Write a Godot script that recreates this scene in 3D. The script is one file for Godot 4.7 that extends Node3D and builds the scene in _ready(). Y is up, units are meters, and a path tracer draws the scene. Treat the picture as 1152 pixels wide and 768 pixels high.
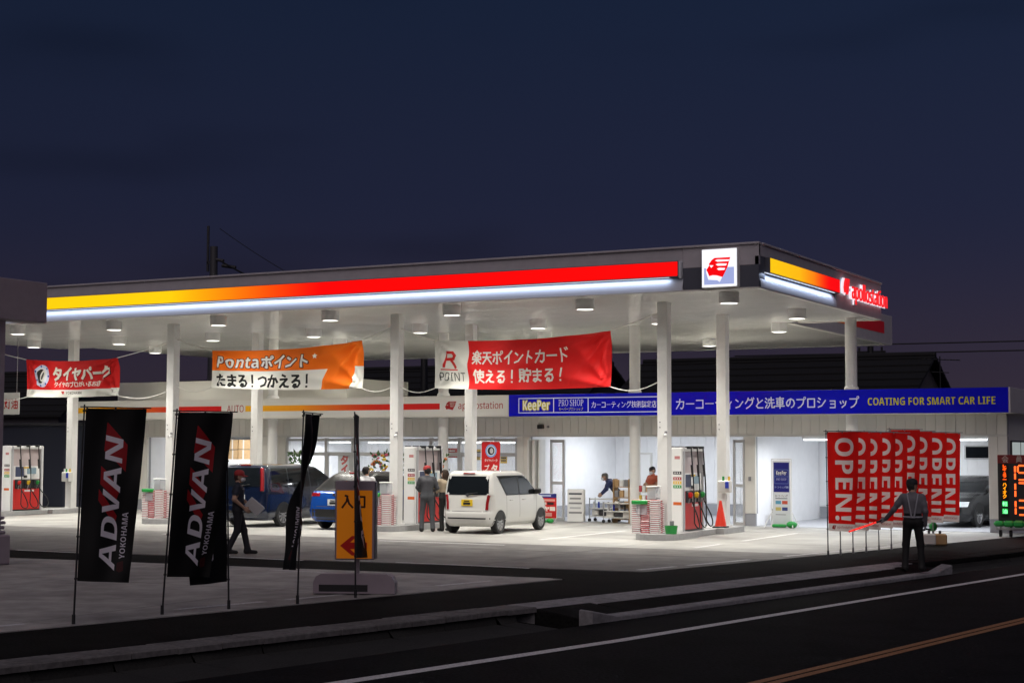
extends Node3D

# ---------------------------------------------------------------- mesh builder
class MB:
	var v := PackedVector3Array()
	var n := PackedVector3Array()
	var u := PackedVector2Array()
	var k := PackedColorArray()
	var col := Color.WHITE
	var xf := Transform3D()
	func t3(a: Vector3, b: Vector3, c: Vector3, na: Vector3, nb: Vector3, nc: Vector3, ua := Vector2.ZERO, ub := Vector2.ZERO, uc := Vector2.ZERO) -> void:
		# corners run anticlockwise seen from outside; stored clockwise
		v.append(xf * a); v.append(xf * c); v.append(xf * b)
		n.append(xf.basis * na); n.append(xf.basis * nc); n.append(xf.basis * nb)
		u.append(ua); u.append(uc); u.append(ub)
		k.append(col); k.append(col); k.append(col)
	func quad(a: Vector3, b: Vector3, c: Vector3, d: Vector3) -> void:
		var nn := (b - a).cross(d - a).normalized()
		t3(a, b, c, nn, nn, nn, Vector2(0, 1), Vector2(1, 1), Vector2(1, 0))
		t3(a, c, d, nn, nn, nn, Vector2(0, 1), Vector2(1, 0), Vector2(0, 0))
	func face(p: Array, ctr: Vector3) -> void:
		var nn: Vector3 = (p[1] - p[0]).cross(p[2] - p[0]).normalized()
		var q := p.duplicate()
		if nn.dot(p[0] - ctr) < 0.0:
			q.reverse(); nn = -nn
		for i in range(1, q.size() - 1):
			t3(q[0], q[i], q[i + 1], nn, nn, nn)
	func box(c: Vector3, s: Vector3, bv := 0.0) -> MB:
		var h := s * 0.5
		if bv <= 0.0:
			for ax in 3:
				for sg in [-1.0, 1.0]:
					var nn := Vector3.ZERO; nn[ax] = sg
					var e1 := Vector3.ZERO; e1[(ax + 1) % 3] = 1.0
					var e2 := Vector3.ZERO; e2[(ax + 2) % 3] = 1.0
					var p := []
					for q in [[-1, -1], [1, -1], [1, 1], [-1, 1]]:
						p.append(c + (nn + e1 * q[0] + e2 * q[1]) * h)
					face(p, c)
			return self
		var b := minf(bv, minf(h.x, minf(h.y, h.z)) * 0.9)
		var g := func(sx: float, sy: float, sz: float, ax: int) -> Vector3:
			var p := Vector3(sx * (h.x - b), sy * (h.y - b), sz * (h.z - b))
			p[ax] = [sx, sy, sz][ax] * h[ax]
			return c + p
		for s1 in [-1.0, 1.0]:
			face([g.call(s1, -1.0, -1.0, 0), g.call(s1, 1.0, -1.0, 0), g.call(s1, 1.0, 1.0, 0), g.call(s1, -1.0, 1.0, 0)], c)
			face([g.call(-1.0, s1, -1.0, 1), g.call(1.0, s1, -1.0, 1), g.call(1.0, s1, 1.0, 1), g.call(-1.0, s1, 1.0, 1)], c)
			face([g.call(-1.0, -1.0, s1, 2), g.call(1.0, -1.0, s1, 2), g.call(1.0, 1.0, s1, 2), g.call(-1.0, 1.0, s1, 2)], c)
			for s2 in [-1.0, 1.0]:
				face([g.call(s1, s2, -1.0, 0), g.call(s1, s2, 1.0, 0), g.call(s1, s2, 1.0, 1), g.call(s1, s2, -1.0, 1)], c)
				face([g.call(s1, -1.0, s2, 0), g.call(s1, 1.0, s2, 0), g.call(s1, 1.0, s2, 2), g.call(s1, -1.0, s2, 2)], c)
				face([g.call(-1.0, s1, s2, 1), g.call(1.0, s1, s2, 1), g.call(1.0, s1, s2, 2), g.call(-1.0, s1, s2, 2)], c)
				for s3 in [-1.0, 1.0]:
					face([g.call(s1, s2, s3, 0), g.call(s1, s2, s3, 1), g.call(s1, s2, s3, 2)], c)
		return self
	func cyl(p0: Vector3, p1: Vector3, r0: float, r1 := -1.0, seg := 12, cap := true) -> MB:
		if r1 < 0.0: r1 = r0
		var ax := (p1 - p0).normalized()
		var e1 := ax.cross(Vector3.RIGHT if absf(ax.x) < 0.8 else Vector3.FORWARD).normalized()
		var e2 := ax.cross(e1)
		for i in seg:
			var a0 := TAU * i / seg
			var a1 := TAU * (i + 1) / seg
			var d0 := e1 * cos(a0) + e2 * sin(a0)
			var d1 := e1 * cos(a1) + e2 * sin(a1)
			t3(p0 + d0 * r0, p0 + d1 * r0, p1 + d1 * r1, d0, d1, d1)
			t3(p0 + d0 * r0, p1 + d1 * r1, p1 + d0 * r1, d0, d1, d0)
			if cap:
				t3(p0, p0 + d1 * r0, p0 + d0 * r0, -ax, -ax, -ax)
				t3(p1, p1 + d0 * r1, p1 + d1 * r1, ax, ax, ax)
		return self
	func tube(p: Array, r: float, seg := 6) -> MB:
		var rings := []
		var e1 := Vector3.ZERO
		for i in p.size():
			var tg: Vector3 = (p[mini(i + 1, p.size() - 1)] - p[maxi(i - 1, 0)]).normalized()
			if i == 0:
				e1 = tg.cross(Vector3.UP if absf(tg.y) < 0.9 else Vector3.RIGHT).normalized()
			else:
				e1 = (e1 - tg * e1.dot(tg)).normalized()
			var e2 := tg.cross(e1)
			var ring := []
			for j in seg:
				ring.append(e1 * cos(TAU * j / seg) + e2 * sin(TAU * j / seg))
			rings.append(ring)
		for i in p.size() - 1:
			for j in seg:
				var jj := (j + 1) % seg
				var a: Vector3 = rings[i][j]; var b: Vector3 = rings[i][jj]
				var c: Vector3 = rings[i + 1][jj]; var d: Vector3 = rings[i + 1][j]
				t3(p[i] + a * r, p[i] + b * r, p[i + 1] + c * r, a, b, c)
				t3(p[i] + a * r, p[i + 1] + c * r, p[i + 1] + d * r, a, c, d)
		return self
	func prism(poly: PackedVector2Array, z0: float, z1: float) -> MB:
		# polygon in the xy plane, drawn out from z0 to z1
		var p := poly
		var area := 0.0
		for i in p.size():
			area += p[i].cross(p[(i + 1) % p.size()])
		if area < 0.0:
			p = p.duplicate(); p.reverse()
		var ix := Geometry2D.triangulate_polygon(p)
		for i in range(0, ix.size(), 3):
			var a := p[ix[i]]; var b := p[ix[i + 1]]; var c := p[ix[i + 2]]
			if (b - a).cross(c - a) < 0.0:
				var t := b; b = c; c = t
			t3(Vector3(a.x, a.y, z1), Vector3(b.x, b.y, z1), Vector3(c.x, c.y, z1), Vector3.BACK, Vector3.BACK, Vector3.BACK)
			t3(Vector3(a.x, a.y, z0), Vector3(c.x, c.y, z0), Vector3(b.x, b.y, z0), Vector3.FORWARD, Vector3.FORWARD, Vector3.FORWARD)
		for i in p.size():
			var a := p[i]; var b := p[(i + 1) % p.size()]
			quad(Vector3(a.x, a.y, z0), Vector3(b.x, b.y, z0), Vector3(b.x, b.y, z1), Vector3(a.x, a.y, z1))
		return self
	func lathe(prof: Array, seg := 20) -> MB:
		# prof: Vector2(radius, y) from bottom to top
		for i in prof.size() - 1:
			var a: Vector2 = prof[i]; var b: Vector2 = prof[i + 1]
			var nn := Vector2(b.y - a.y, a.x - b.x).normalized()
			for j in seg:
				var c0 := Vector3(cos(TAU * j / seg), 0, -sin(TAU * j / seg))
				var c1 := Vector3(cos(TAU * (j + 1) / seg), 0, -sin(TAU * (j + 1) / seg))
				var n0 := c0 * nn.x + Vector3.UP * nn.y
				var n1 := c1 * nn.x + Vector3.UP * nn.y
				t3(c0 * a.x + Vector3.UP * a.y, c1 * a.x + Vector3.UP * a.y, c1 * b.x + Vector3.UP * b.y, n0, n1, n1)
				t3(c0 * a.x + Vector3.UP * a.y, c1 * b.x + Vector3.UP * b.y, c0 * b.x + Vector3.UP * b.y, n0, n1, n0)
		return self
	func ball(c: Vector3, r: Vector3, seg := 10, rings := 6) -> MB:
		for i in rings:
			for j in seg:
				var q := []
				for w in [[i, j], [i, j + 1], [i + 1, j + 1], [i + 1, j]]:
					var th: float = PI * w[0] / rings - PI / 2
					var ph: float = -TAU * w[1] / seg
					q.append(Vector3(cos(th) * cos(ph), sin(th), cos(th) * sin(ph)))
				var nn := []
				for d in q: nn.append((d / r).normalized())
				t3(c + q[0] * r, c + q[1] * r, c + q[2] * r, nn[0], nn[1], nn[2])
				t3(c + q[0] * r, c + q[2] * r, c + q[3] * r, nn[0], nn[2], nn[3])
		return self
	func sheet(nu: int, nv: int, f: Callable) -> MB:
		# f(u, v) with u to the right and v upwards
		var g := []
		for j in nv + 1:
			for i in nu + 1:
				g.append(f.call(float(i) / nu, float(j) / nv))
		var at := func(i: int, j: int) -> Vector3: return g[clampi(j, 0, nv) * (nu + 1) + clampi(i, 0, nu)]
		var nr := func(i: int, j: int) -> Vector3:
			return (at.call(i + 1, j) - at.call(i - 1, j)).cross(at.call(i, j + 1) - at.call(i, j - 1)).normalized()
		for j in nv:
			for i in nu:
				var ua := Vector2(float(i) / nu, 1.0 - float(j) / nv)
				var uc := Vector2(float(i + 1) / nu, 1.0 - float(j + 1) / nv)
				t3(at.call(i, j), at.call(i + 1, j), at.call(i + 1, j + 1), nr.call(i, j), nr.call(i + 1, j), nr.call(i + 1, j + 1), ua, Vector2(uc.x, ua.y), uc)
				t3(at.call(i, j), at.call(i + 1, j + 1), at.call(i, j + 1), nr.call(i, j), nr.call(i + 1, j + 1), nr.call(i, j + 1), ua, uc, Vector2(ua.x, uc.y))
		return self
	func done() -> ArrayMesh:
		var a := []
		a.resize(Mesh.ARRAY_MAX)
		a[Mesh.ARRAY_VERTEX] = v
		a[Mesh.ARRAY_NORMAL] = n
		a[Mesh.ARRAY_TEX_UV] = u
		a[Mesh.ARRAY_COLOR] = k
		var m := ArrayMesh.new()
		m.add_surface_from_arrays(Mesh.PRIMITIVE_TRIANGLES, a)
		return m

func V(x: float, y: float, z: float) -> Vector3: return Vector3(x, y, z)
func bx(c: Vector3, s: Vector3, b := 0.0) -> ArrayMesh: return MB.new().box(c, s, b).done()
func cy(a: Vector3, b: Vector3, r: float, r2 := -1.0, seg := 12) -> ArrayMesh: return MB.new().cyl(a, b, r, r2, seg).done()
func tb(p: Array, r: float, seg := 6) -> ArrayMesh: return MB.new().tube(p, r, seg).done()
func qd(c: Vector3, w: float, h: float, b := Basis()) -> ArrayMesh:
	var x := b.x * w / 2; var y := b.y * h / 2
	var m := MB.new()
	m.quad(c - x - y, c + x - y, c + x + y, c - x + y)
	return m.done()

# ---------------------------------------------------------------- nodes
var taken := {}
func numbered(nm: String) -> String:
	var k: int = taken.get(nm, 0)
	taken[nm] = k + 1
	return nm if k == 0 else "%s_%03d" % [nm, k]
func tag(o: Node, label: String, cat: String, group := "") -> Node:
	o.set_meta("label", label); o.set_meta("category", cat)
	if group != "": o.set_meta("group", group)
	return o
func thing(nm: String, label: String, cat: String, at := Vector3.ZERO, ry := 0.0, group := "") -> Node3D:
	var o := Node3D.new()
	o.name = numbered(nm)
	add_child(o)
	o.position = at; o.rotation.y = ry
	tag(o, label, cat, group)
	return o
func part(parent: Node, nm: String, mesh: Mesh, m: Material, at := Vector3.ZERO) -> MeshInstance3D:
	var o := MeshInstance3D.new()
	o.name = nm
	o.mesh = mesh
	o.material_override = m
	o.position = at
	parent.add_child(o, true)
	return o
func struct(nm: String, mesh: Mesh, m: Material) -> MeshInstance3D:
	var o := part(self, numbered(nm), mesh, m)
	o.set_meta("kind", "structure")
	return o
func copy(src: Node3D, label: String, at: Vector3, ry := 0.0) -> Node3D:
	var o: Node3D = src.duplicate()
	o.name = numbered(str(src.name).rstrip("0123456789").rstrip("_"))
	add_child(o)
	o.position = at; o.rotation.y = ry
	o.set_meta("label", label)
	return o
func arealight(parent: Node, at: Vector3, rot: Vector3, size: Vector2, e: float, c: Color) -> void:
	var l := AreaLight3D.new()
	l.name = "lamp_light"
	l.area_size = size
	l.light_energy = e
	l.light_color = c
	l.area_normalize_energy = true
	l.area_range = 60.0
	l.shadow_enabled = true
	parent.add_child(l, true)
	l.position = at
	l.rotation_degrees = rot

# ---------------------------------------------------------------- materials
func mk(r: float, g: float, b: float, rough := 0.6, metal := 0.0) -> StandardMaterial3D:
	var m := StandardMaterial3D.new()
	m.albedo_color = Color(r, g, b).linear_to_srgb()
	m.roughness = rough
	m.metallic = metal
	return m
func glow(r: float, g: float, b: float, e: float) -> StandardMaterial3D:
	var m := mk(r, g, b, 0.5)
	m.emission_enabled = true
	m.emission = Color(r, g, b).linear_to_srgb()
	m.emission_energy_multiplier = e
	return m
func grain(m: StandardMaterial3D, sd: int, scale: float, lo: float, hi: float, bump := 0.0, fr := 0.02) -> StandardMaterial3D:
	# world-mapped mottling that multiplies the colour between lo and hi
	var nz := FastNoiseLite.new()
	nz.seed = sd; nz.frequency = fr; nz.fractal_octaves = 5; nz.fractal_gain = 0.6
	var t := NoiseTexture2D.new()
	t.width = 512; t.height = 512; t.seamless = true; t.noise = nz
	var g := Gradient.new()
	g.set_color(0, Color(lo, lo, lo).linear_to_srgb()); g.set_color(1, Color(hi, hi, hi).linear_to_srgb())
	t.color_ramp = g
	m.albedo_texture = t
	m.uv1_triplanar = true; m.uv1_world_triplanar = true
	m.uv1_scale = Vector3.ONE * scale
	if bump > 0.0:
		# broad patches over the fine mottling, on another scale so that neither repeats in view
		var n2 := FastNoiseLite.new()
		n2.seed = sd + 50; n2.frequency = 0.018; n2.fractal_octaves = 4
		var t2 := NoiseTexture2D.new()
		t2.width = 256; t2.height = 256; t2.seamless = true; t2.noise = n2
		var g2 := Gradient.new()
		g2.set_color(0, Color(.62, .61, .6).linear_to_srgb()); g2.set_color(1, Color(1, 1, 1))
		g2.add_point(.42, Color(.85, .85, .85).linear_to_srgb()); g2.add_point(.5, Color(.98, .98, .98))
		t2.color_ramp = g2
		m.detail_enabled = true
		m.detail_blend_mode = BaseMaterial3D.BLEND_MODE_MUL
		m.detail_uv_layer = BaseMaterial3D.DETAIL_UV_2
		m.detail_albedo = t2
		m.uv2_triplanar = true; m.uv2_world_triplanar = true
		m.uv2_scale = Vector3.ONE * scale * 0.37
		m.heightmap_enabled = true
		m.heightmap_scale = bump
		m.heightmap_texture = t
	return m
func printed(im: Image, rough := 0.7, back := false) -> StandardMaterial3D:
	var m := StandardMaterial3D.new()
	m.albedo_texture = ImageTexture.create_from_image(im)
	m.roughness = rough
	m.texture_repeat = false
	if back:
		m.backlight_enabled = true
		m.backlight = Color(0.6, 0.6, 0.6)
	return m
func lit(im: Image, e: float) -> StandardMaterial3D:
	# the face of a backlit sign: its own print gives off light
	var m := printed(im, 0.4)
	m.emission_enabled = true
	m.emission = Color.BLACK
	m.emission_texture = m.albedo_texture
	m.emission_energy_multiplier = e
	return m

# ---------------------------------------------------------------- printing on images
const K := {
	"タ": [[4, .5, 3, 3, 1, 5.5], [3.3, 2.2, 8.5, 2.2, 7.5, 5.5, 5, 8, 2, 9.7], [3.5, 4.5, 6.8, 6.6]],
	"イ": [[8, .5, 5.5, 3.3, 1.5, 6], [5.5, 3.3, 5.5, 9.7]],
	"ヤ": [[1, 4, 9, 2.8, 8.2, 4.8, 6.8, 6], [3, 1, 5.5, 9.7]],
	"ハ": [[3.5, 2.5, 2.8, 6, 1, 9], [6, 2.5, 7.8, 5.5, 9, 9]],
	"ー": [[1, 5, 9, 5]],
	"ク": [[4, .5, 3, 3, 1, 5.5], [3.4, 2.2, 8.5, 2.2, 7.5, 5.5, 5, 8, 2, 9.7]],
	"の": [[5.2, 2, 4.5, 6, 3, 8, 1.6, 7.2, 1.4, 5, 3, 2.8, 5.5, 1.8, 8, 3, 9, 5.5, 8, 8, 6, 9.2]],
	"フ": [[1.2, 2.5, 8, 2.5, 7.2, 6, 5, 8.5, 2.5, 9.7]],
	"ロ": [[1.8, 2, 8.2, 2, 8.2, 9, 1.8, 9, 1.8, 2]],
	"か": [[1, 3.8, 6.3, 3.2, 6.3, 6.5, 5.5, 9, 4, 8.6], [4, .8, 3.2, 5, 1, 9.3], [7.5, 3, 9.3, 6]],
	"い": [[1.5, 2.5, 1.8, 6.5, 3, 8.5, 4.2, 7.2], [7.5, 3, 8.8, 5, 9, 7]],
	"る": [[2.2, 1.4, 7.5, 1.4, 2, 6, 5, 4.6, 7.8, 5, 8.6, 7, 7.5, 9, 5, 9.5, 3.4, 8.6, 3.9, 7.4, 5.2, 7.5, 5.8, 9]],
	"お": [[1, 3, 6.3, 2.6], [3.6, .8, 3.6, 8.8, 2, 8.6, 1.3, 7.5, 3, 5.8, 6, 4.8, 8.5, 6, 8.6, 8, 7, 9.3, 5.6, 9], [7.3, 1.6, 9.2, 3.2]],
	"店": [[5, .2, 5, 1.6], [1.6, 1.6, 9.2, 1.6], [1.8, 1.6, 1.8, 6, .8, 9.7], [5.6, 2.4, 5.6, 5.8], [5.6, 3.8, 8.6, 3.8], [3.4, 5.8, 8.4, 5.8, 8.4, 9.4, 3.4, 9.4, 3.4, 5.8]],
	"ホ": [[1, 3, 8, 3], [4.6, 1, 4.6, 9.5, 3.5, 9], [2.5, 5, 1, 8], [6.7, 5, 8.2, 8]],
	"ン": [[1.5, 2, 3.8, 3.6], [1.5, 9, 5, 8, 8.5, 3.6]],
	"ト": [[3.5, .8, 3.5, 9.6], [3.5, 4, 7.8, 6.4]],
	"た": [[1, 2.8, 6, 2.4], [3.8, .8, 1.4, 9.4], [5, 4.8, 8.8, 4.6], [4.8, 7.2, 5.2, 8.8, 9, 8.9]],
	"ま": [[1.5, 2.5, 8.5, 2.5], [1.8, 5, 8.2, 5], [5.2, .8, 5.2, 8.2, 3.6, 9.4, 2, 8.6, 2.6, 7.4, 5, 7.6, 8.4, 9.2]],
	"！": [[5, .8, 5, 6.6], [5, 8.8, 5, 9.3]],
	"つ": [[1, 3.6, 5, 2.2, 8, 3, 9, 5.2, 7.8, 7.8, 4, 9]],
	"え": [[3.8, .8, 6.2, 1.8], [2, 4, 7.4, 3.6, 1.6, 9.4, 4.6, 6.6, 5.6, 8.8, 9, 9.1]],
	"楽": [[5, 0, 4.6, 1], [3.5, 1.2, 6.5, 1.2, 6.5, 4.8, 3.5, 4.8, 3.5, 1.2], [3.5, 3, 6.5, 3], [1, 1.6, 2.4, 2.6], [1, 5, 2.4, 3.8], [9, 1.6, 7.6, 2.6], [9, 5, 7.6, 3.8], [1, 6.2, 9, 6.2], [5, 4.8, 5, 9.8], [5, 6.4, 1.2, 9.4], [5, 6.4, 8.8, 9.4]],
	"天": [[1.5, 1.5, 8.5, 1.5], [1, 4.6, 9, 4.6], [5, 1.5, 4.6, 5.4, 1, 9.6], [5, 4.8, 9, 9.6]],
	"カ": [[1, 3.2, 8.5, 3.2, 8, 8, 6.5, 9.4, 5.2, 8.6], [4.6, .8, 4.2, 4.8, 1, 9.4]],
	"使": [[2.8, .3, .6, 4.2], [1.9, 2.6, 1.9, 9.8], [3.4, 1.8, 9.5, 1.8], [4, 3.4, 9, 3.4, 9, 5.6, 4, 5.6, 4, 3.4], [6.4, .3, 6.2, 6, 3.2, 9.7], [4.2, 6.4, 9.6, 9.6]],
	"貯": [[1, .8, 4, .8, 4, 6.6, 1, 6.6, 1, .8], [1, 2.7, 4, 2.7], [1, 4.6, 4, 4.6], [1.6, 7.2, .6, 9.4], [3.3, 7.2, 4.4, 9.2], [7, .3, 7, 1.8], [5, 3.4, 5, 1.8, 9.4, 1.8, 9.4, 3.4], [5, 4.6, 9.4, 4.6], [7.2, 4.6, 7.2, 9.4, 6, 8.8]],
	"コ": [[1.5, 2, 8.2, 2, 8.2, 9], [1.3, 8.8, 8.2, 8.8]],
	"テ": [[2.5, 1.4, 7.5, 1.4], [1, 4.2, 9, 4.2], [5.2, 4.2, 5, 7, 2.6, 9.6]],
	"ィ": [[7, 3.6, 5.2, 6, 2.4, 7.8], [5.2, 6, 5.2, 9.8]],
	"と": [[3, 1, 4, 4.6], [8, 2.6, 3.4, 5.6, 2, 7.6, 3.4, 9.2, 8.4, 9.2]],
	"洗": [[1, 1, 2.4, 2.2], [.6, 3.8, 2, 5], [.8, 9.4, 2.6, 6.4], [4.6, 1.6, 3.6, 3.6], [4.2, 2.6, 9, 2.6], [6.4, .4, 6.4, 5], [3, 5, 9.6, 5], [5.2, 5, 4.8, 7.6, 2.8, 9.6], [7.2, 5, 7.2, 9, 9.4, 9, 9.4, 7.8]],
	"車": [[1.5, 1.4, 8.5, 1.4], [2.2, 3, 7.8, 3, 7.8, 6.4, 2.2, 6.4, 2.2, 3], [2.2, 4.7, 7.8, 4.7], [.8, 8, 9.2, 8], [5, .2, 5, 9.8]],
	"シ": [[2, 1.4, 3.8, 2.6], [1.2, 4, 3, 5.2], [1.6, 9.2, 5, 8, 8.6, 3.4]],
	"ョ": [[3, 4, 7.6, 4, 7.6, 9.6, 3, 9.6], [3.4, 6.7, 7.6, 6.7]],
	"ッ": [[2.4, 4.6, 3.2, 6.4], [4.8, 4, 5.6, 5.8], [7.8, 4.4, 7, 7.4, 4, 9.6]],
	"キ": [[1.4, 3.2, 8, 2.4], [1, 6.2, 8.8, 5.4], [4.4, .6, 5.8, 9.7]],
	"技": [[.8, 2.8, 4, 2.8], [2.6, .4, 2.6, 9.2, 1.4, 8.6], [.8, 6.6, 4, 5], [4.6, 2.2, 9.6, 2.2], [7, .4, 7, 4.4], [5, 4.4, 8.6, 4.4, 7.4, 7.4, 4.4, 9.6], [5.4, 5, 9.6, 9.6]],
	"術": [[2.6, .4, .6, 2.6], [2.8, 3, .6, 5.4], [1.8, 4.6, 1.8, 9.8], [3.4, 3.2, 6.4, 3.2], [4.9, .6, 4.9, 9.6], [4.7, 3.8, 3.2, 7.4], [5.2, 4.4, 6.6, 6.6], [5.6, 1, 6.4, 2], [7, 1.6, 9.6, 1.6], [6.8, 4.2, 9.8, 4.2], [8.6, 4.2, 8.6, 9.4, 7.4, 8.8]],
	"認": [[1, .8, 3.4, .8], [.6, 2.4, 4, 2.4], [1, 4, 3.6, 4], [1, 5.6, 3.6, 5.6], [1, 7.2, 3.6, 7.2, 3.6, 9.4, 1, 9.4, 1, 7.2], [4.8, 1.4, 9, 1.4, 8.6, 4.6, 7.6, 4.4], [6.8, 1.4, 6.2, 3.8, 4.6, 5], [5.4, 6.6, 5, 9], [6.4, 6, 6.6, 9, 8.6, 9, 8.8, 7.8], [7.2, 5.6, 7.8, 6.8], [9, 6.4, 9.8, 8.2]],
	"定": [[5, .2, 5, 1.6], [1.2, 3.2, 1.2, 1.7, 8.8, 1.7, 8.8, 3.2], [2.2, 4.2, 7.8, 4.2], [5, 4.2, 5, 9], [5, 6.4, 8, 6.4], [2.8, 5.8, 2.6, 7.8, .8, 9.6], [2.4, 7.6, 4.6, 9.2, 9.4, 9.3]],
	"入": [[3.2, 1, 5, 1.4, 4.4, 5, .8, 9.4], [5, 2.6, 6.4, 6.6, 9.4, 9.4]],
	"口": [[1.8, 1.8, 8.2, 1.8, 8.2, 9, 1.8, 9, 1.8, 1.8]],
	"灯": [[.9, 3.4, 1.4, 5.2], [4, 2.8, 3.2, 4.6], [2.5, .8, 2.3, 6, .6, 9.4], [2.6, 6.6, 4.2, 8.6], [4.8, 1.8, 9.6, 1.8], [7.2, 1.8, 7.2, 9.4, 5.8, 8.8]],
	"油": [[1, 1, 2.4, 2.2], [.6, 3.8, 2, 5], [.8, 9.4, 2.6, 6.4], [4, 3, 9, 3, 9, 9.2, 4, 9.2, 4, 3], [6.5, .6, 6.5, 9.2], [4, 6, 9, 6]],
	"会": [[5, .4, .8, 4.2], [5, .4, 9.2, 4.2], [3, 4, 7, 4], [1.4, 6, 8.6, 6], [4.4, 6, 2.4, 9.2, 7.6, 8.8], [6.4, 7.2, 8.4, 9.6]],
	"員": [[2.8, .6, 7.2, .6, 7.2, 2.4, 2.8, 2.4, 2.8, .6], [2, 3.6, 8, 3.6, 8, 8, 2, 8, 2, 3.6], [2, 5, 8, 5], [2, 6.5, 8, 6.5], [3.4, 8, 1.4, 9.7], [6.6, 8, 8.6, 9.7]],
	"軽": [[.8, 1.6, 4.2, 1.6], [1, 3, 4, 3, 4, 6, 1, 6, 1, 3], [1, 4.5, 4, 4.5], [.6, 7.6, 4.4, 7.6], [2.5, .4, 2.5, 9.8], [5.2, 1.4, 9, 1.4, 7, 4, 5, 5], [6, 2.4, 9.6, 5], [5.4, 6.8, 9.2, 6.8], [7.3, 5.4, 7.3, 9.2], [4.8, 9.2, 9.8, 9.2]],
	"オ": [[1, 3.2, 9, 3.2], [5.8, .8, 5.8, 9.4, 4.4, 8.8], [5.6, 3.6, 1.2, 8]],
	"レ": [[2.4, 1, 2.4, 9, 8.6, 5.4]],
	"ュ": [[3, 4.6, 7, 4.6, 6.6, 9], [1.8, 9.2, 8.4, 9.2]],
	"ラ": [[2, 1.4, 8, 1.4], [1.4, 4, 8.6, 4, 7.6, 7.4, 3.4, 9.6]],
}
const VOICED := {"が": "か", "グ": "ク", "ド": "ト", "ギ": "キ"}
const RINGED := {"パ": "ハ", "プ": "フ", "ポ": "ホ"}

class Ink:
	var im: Image
	var xf := Transform2D()
	func _init(w: int, h: int, c: Color) -> void:
		im = Image.create(w, h, false, Image.FORMAT_RGBA8)
		im.fill(c)
	func rect(x: float, y: float, w: float, h: float, c: Color) -> void:
		poly([x, y, x + w, y, x + w, y + h, x, y + h], c)
	func poly(p: Array, c: Color) -> void:
		var q := PackedVector2Array()
		for i in range(0, p.size(), 2):
			q.append(xf * Vector2(p[i], p[i + 1]))
		fill(q, c)
	func fill(q: PackedVector2Array, c: Color) -> void:
		var y0 := q[0].y; var y1 := q[0].y
		for a in q:
			y0 = minf(y0, a.y); y1 = maxf(y1, a.y)
		for y in range(maxi(0, int(floor(y0))), mini(im.get_height() - 1, int(ceil(y1))) + 1):
			var yy := y + 0.5
			var xs := []
			for i in q.size():
				var a := q[i]; var b := q[(i + 1) % q.size()]
				if (a.y <= yy) != (b.y <= yy):
					xs.append(a.x + (yy - a.y) / (b.y - a.y) * (b.x - a.x))
			xs.sort()
			for i in range(0, xs.size() - 1, 2):
				var xa := int(round(xs[i])); var xb := int(round(xs[i + 1]))
				if xb > xa:
					im.fill_rect(Rect2i(xa, y, xb - xa, 1), c)
	func disc(x: float, y: float, rx: float, ry: float, c: Color) -> void:
		var p := []
		for i in 20:
			p.append(x + rx * cos(TAU * i / 20)); p.append(y + ry * sin(TAU * i / 20))
		poly(p, c)
	func line(p: Array, w: float, c: Color) -> void:
		for i in range(0, p.size() - 2, 2):
			var a := Vector2(p[i], p[i + 1]); var b := Vector2(p[i + 2], p[i + 3])
			var d := (b - a).normalized() * w * 0.5
			var e := Vector2(-d.y, d.x)
			var q := [a - d * .6 + e, b + d * .6 + e, b + d * .6 - e, a - d * .6 - e]
			var f := []
			for z in q:
				f.append(z.x); f.append(z.y)
			poly(f, c)
	func kana(s: String, x: float, y: float, w: float, h: float, wt: float, c: Color, adv := 1.0) -> void:
		# each character in a box w by h; wt is the stroke weight as a share of w
		for ch in s:
			var base: String = VOICED.get(ch, RINGED.get(ch, ch))
			for st in K.get(base, []):
				var p := []
				for i in range(0, st.size(), 2):
					p.append(x + st[i] * w / 10.0); p.append(y + st[i + 1] * h / 10.0)
				line(p, wt * w, c)
			if VOICED.has(ch):
				line([x + .72 * w, y + .06 * h, x + .8 * w, y + .2 * h], wt * w * .8, c)
				line([x + .88 * w, y + .02 * h, x + .96 * w, y + .16 * h], wt * w * .8, c)
			if RINGED.has(ch):
				var p := []
				for i in 9:
					p.append(x + (.89 + .09 * cos(TAU * i / 8)) * w); p.append(y + (.13 + .1 * sin(TAU * i / 8)) * h)
				line(p, wt * w * .6, c)
			x += w * adv
	func latin(s: String, x: float, y: float, w: float, h: float, c: Color, bold := true, face := "Droid Sans", slant := 0.0) -> void:
		# the string fills the box x, y, w, h
		var f := SystemFont.new()
		f.font_names = PackedStringArray([face]); f.font_weight = 700 if bold else 400
		var t := TextMesh.new()
		t.font = f; t.text = s; t.font_size = 64; t.pixel_size = 0.01; t.depth = 0.0
		var ar := t.get_mesh_arrays()
		var vs: PackedVector3Array = ar[Mesh.ARRAY_VERTEX]
		var ix = ar[Mesh.ARRAY_INDEX]
		if ix == null or ix.size() == 0: ix = PackedInt32Array(range(vs.size()))
		var bb := AABB(vs[0], Vector3.ZERO)
		for q in vs: bb = bb.expand(q)
		for i in range(0, ix.size() - 2, 3):
			var q := PackedVector2Array()
			for j in 3:
				var r: Vector3 = vs[ix[i + j]] - bb.position
				var yy := 1.0 - r.y / bb.size.y
				q.append(xf * Vector2(x + w * r.x / bb.size.x + slant * h * (1.0 - yy), y + h * yy))
			fill(q, c)

var M := {}
var rng := RandomNumberGenerator.new()

func _ready() -> void:
	rng.seed = 7
	make_camera()
	make_sky()
	make_materials()
	ground()
	canopy()
	lamps()
	building()
	surroundings()
	islands()
	banners()
	vehicles()
	flags()
	signs()
	people()
	clutter()

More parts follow.
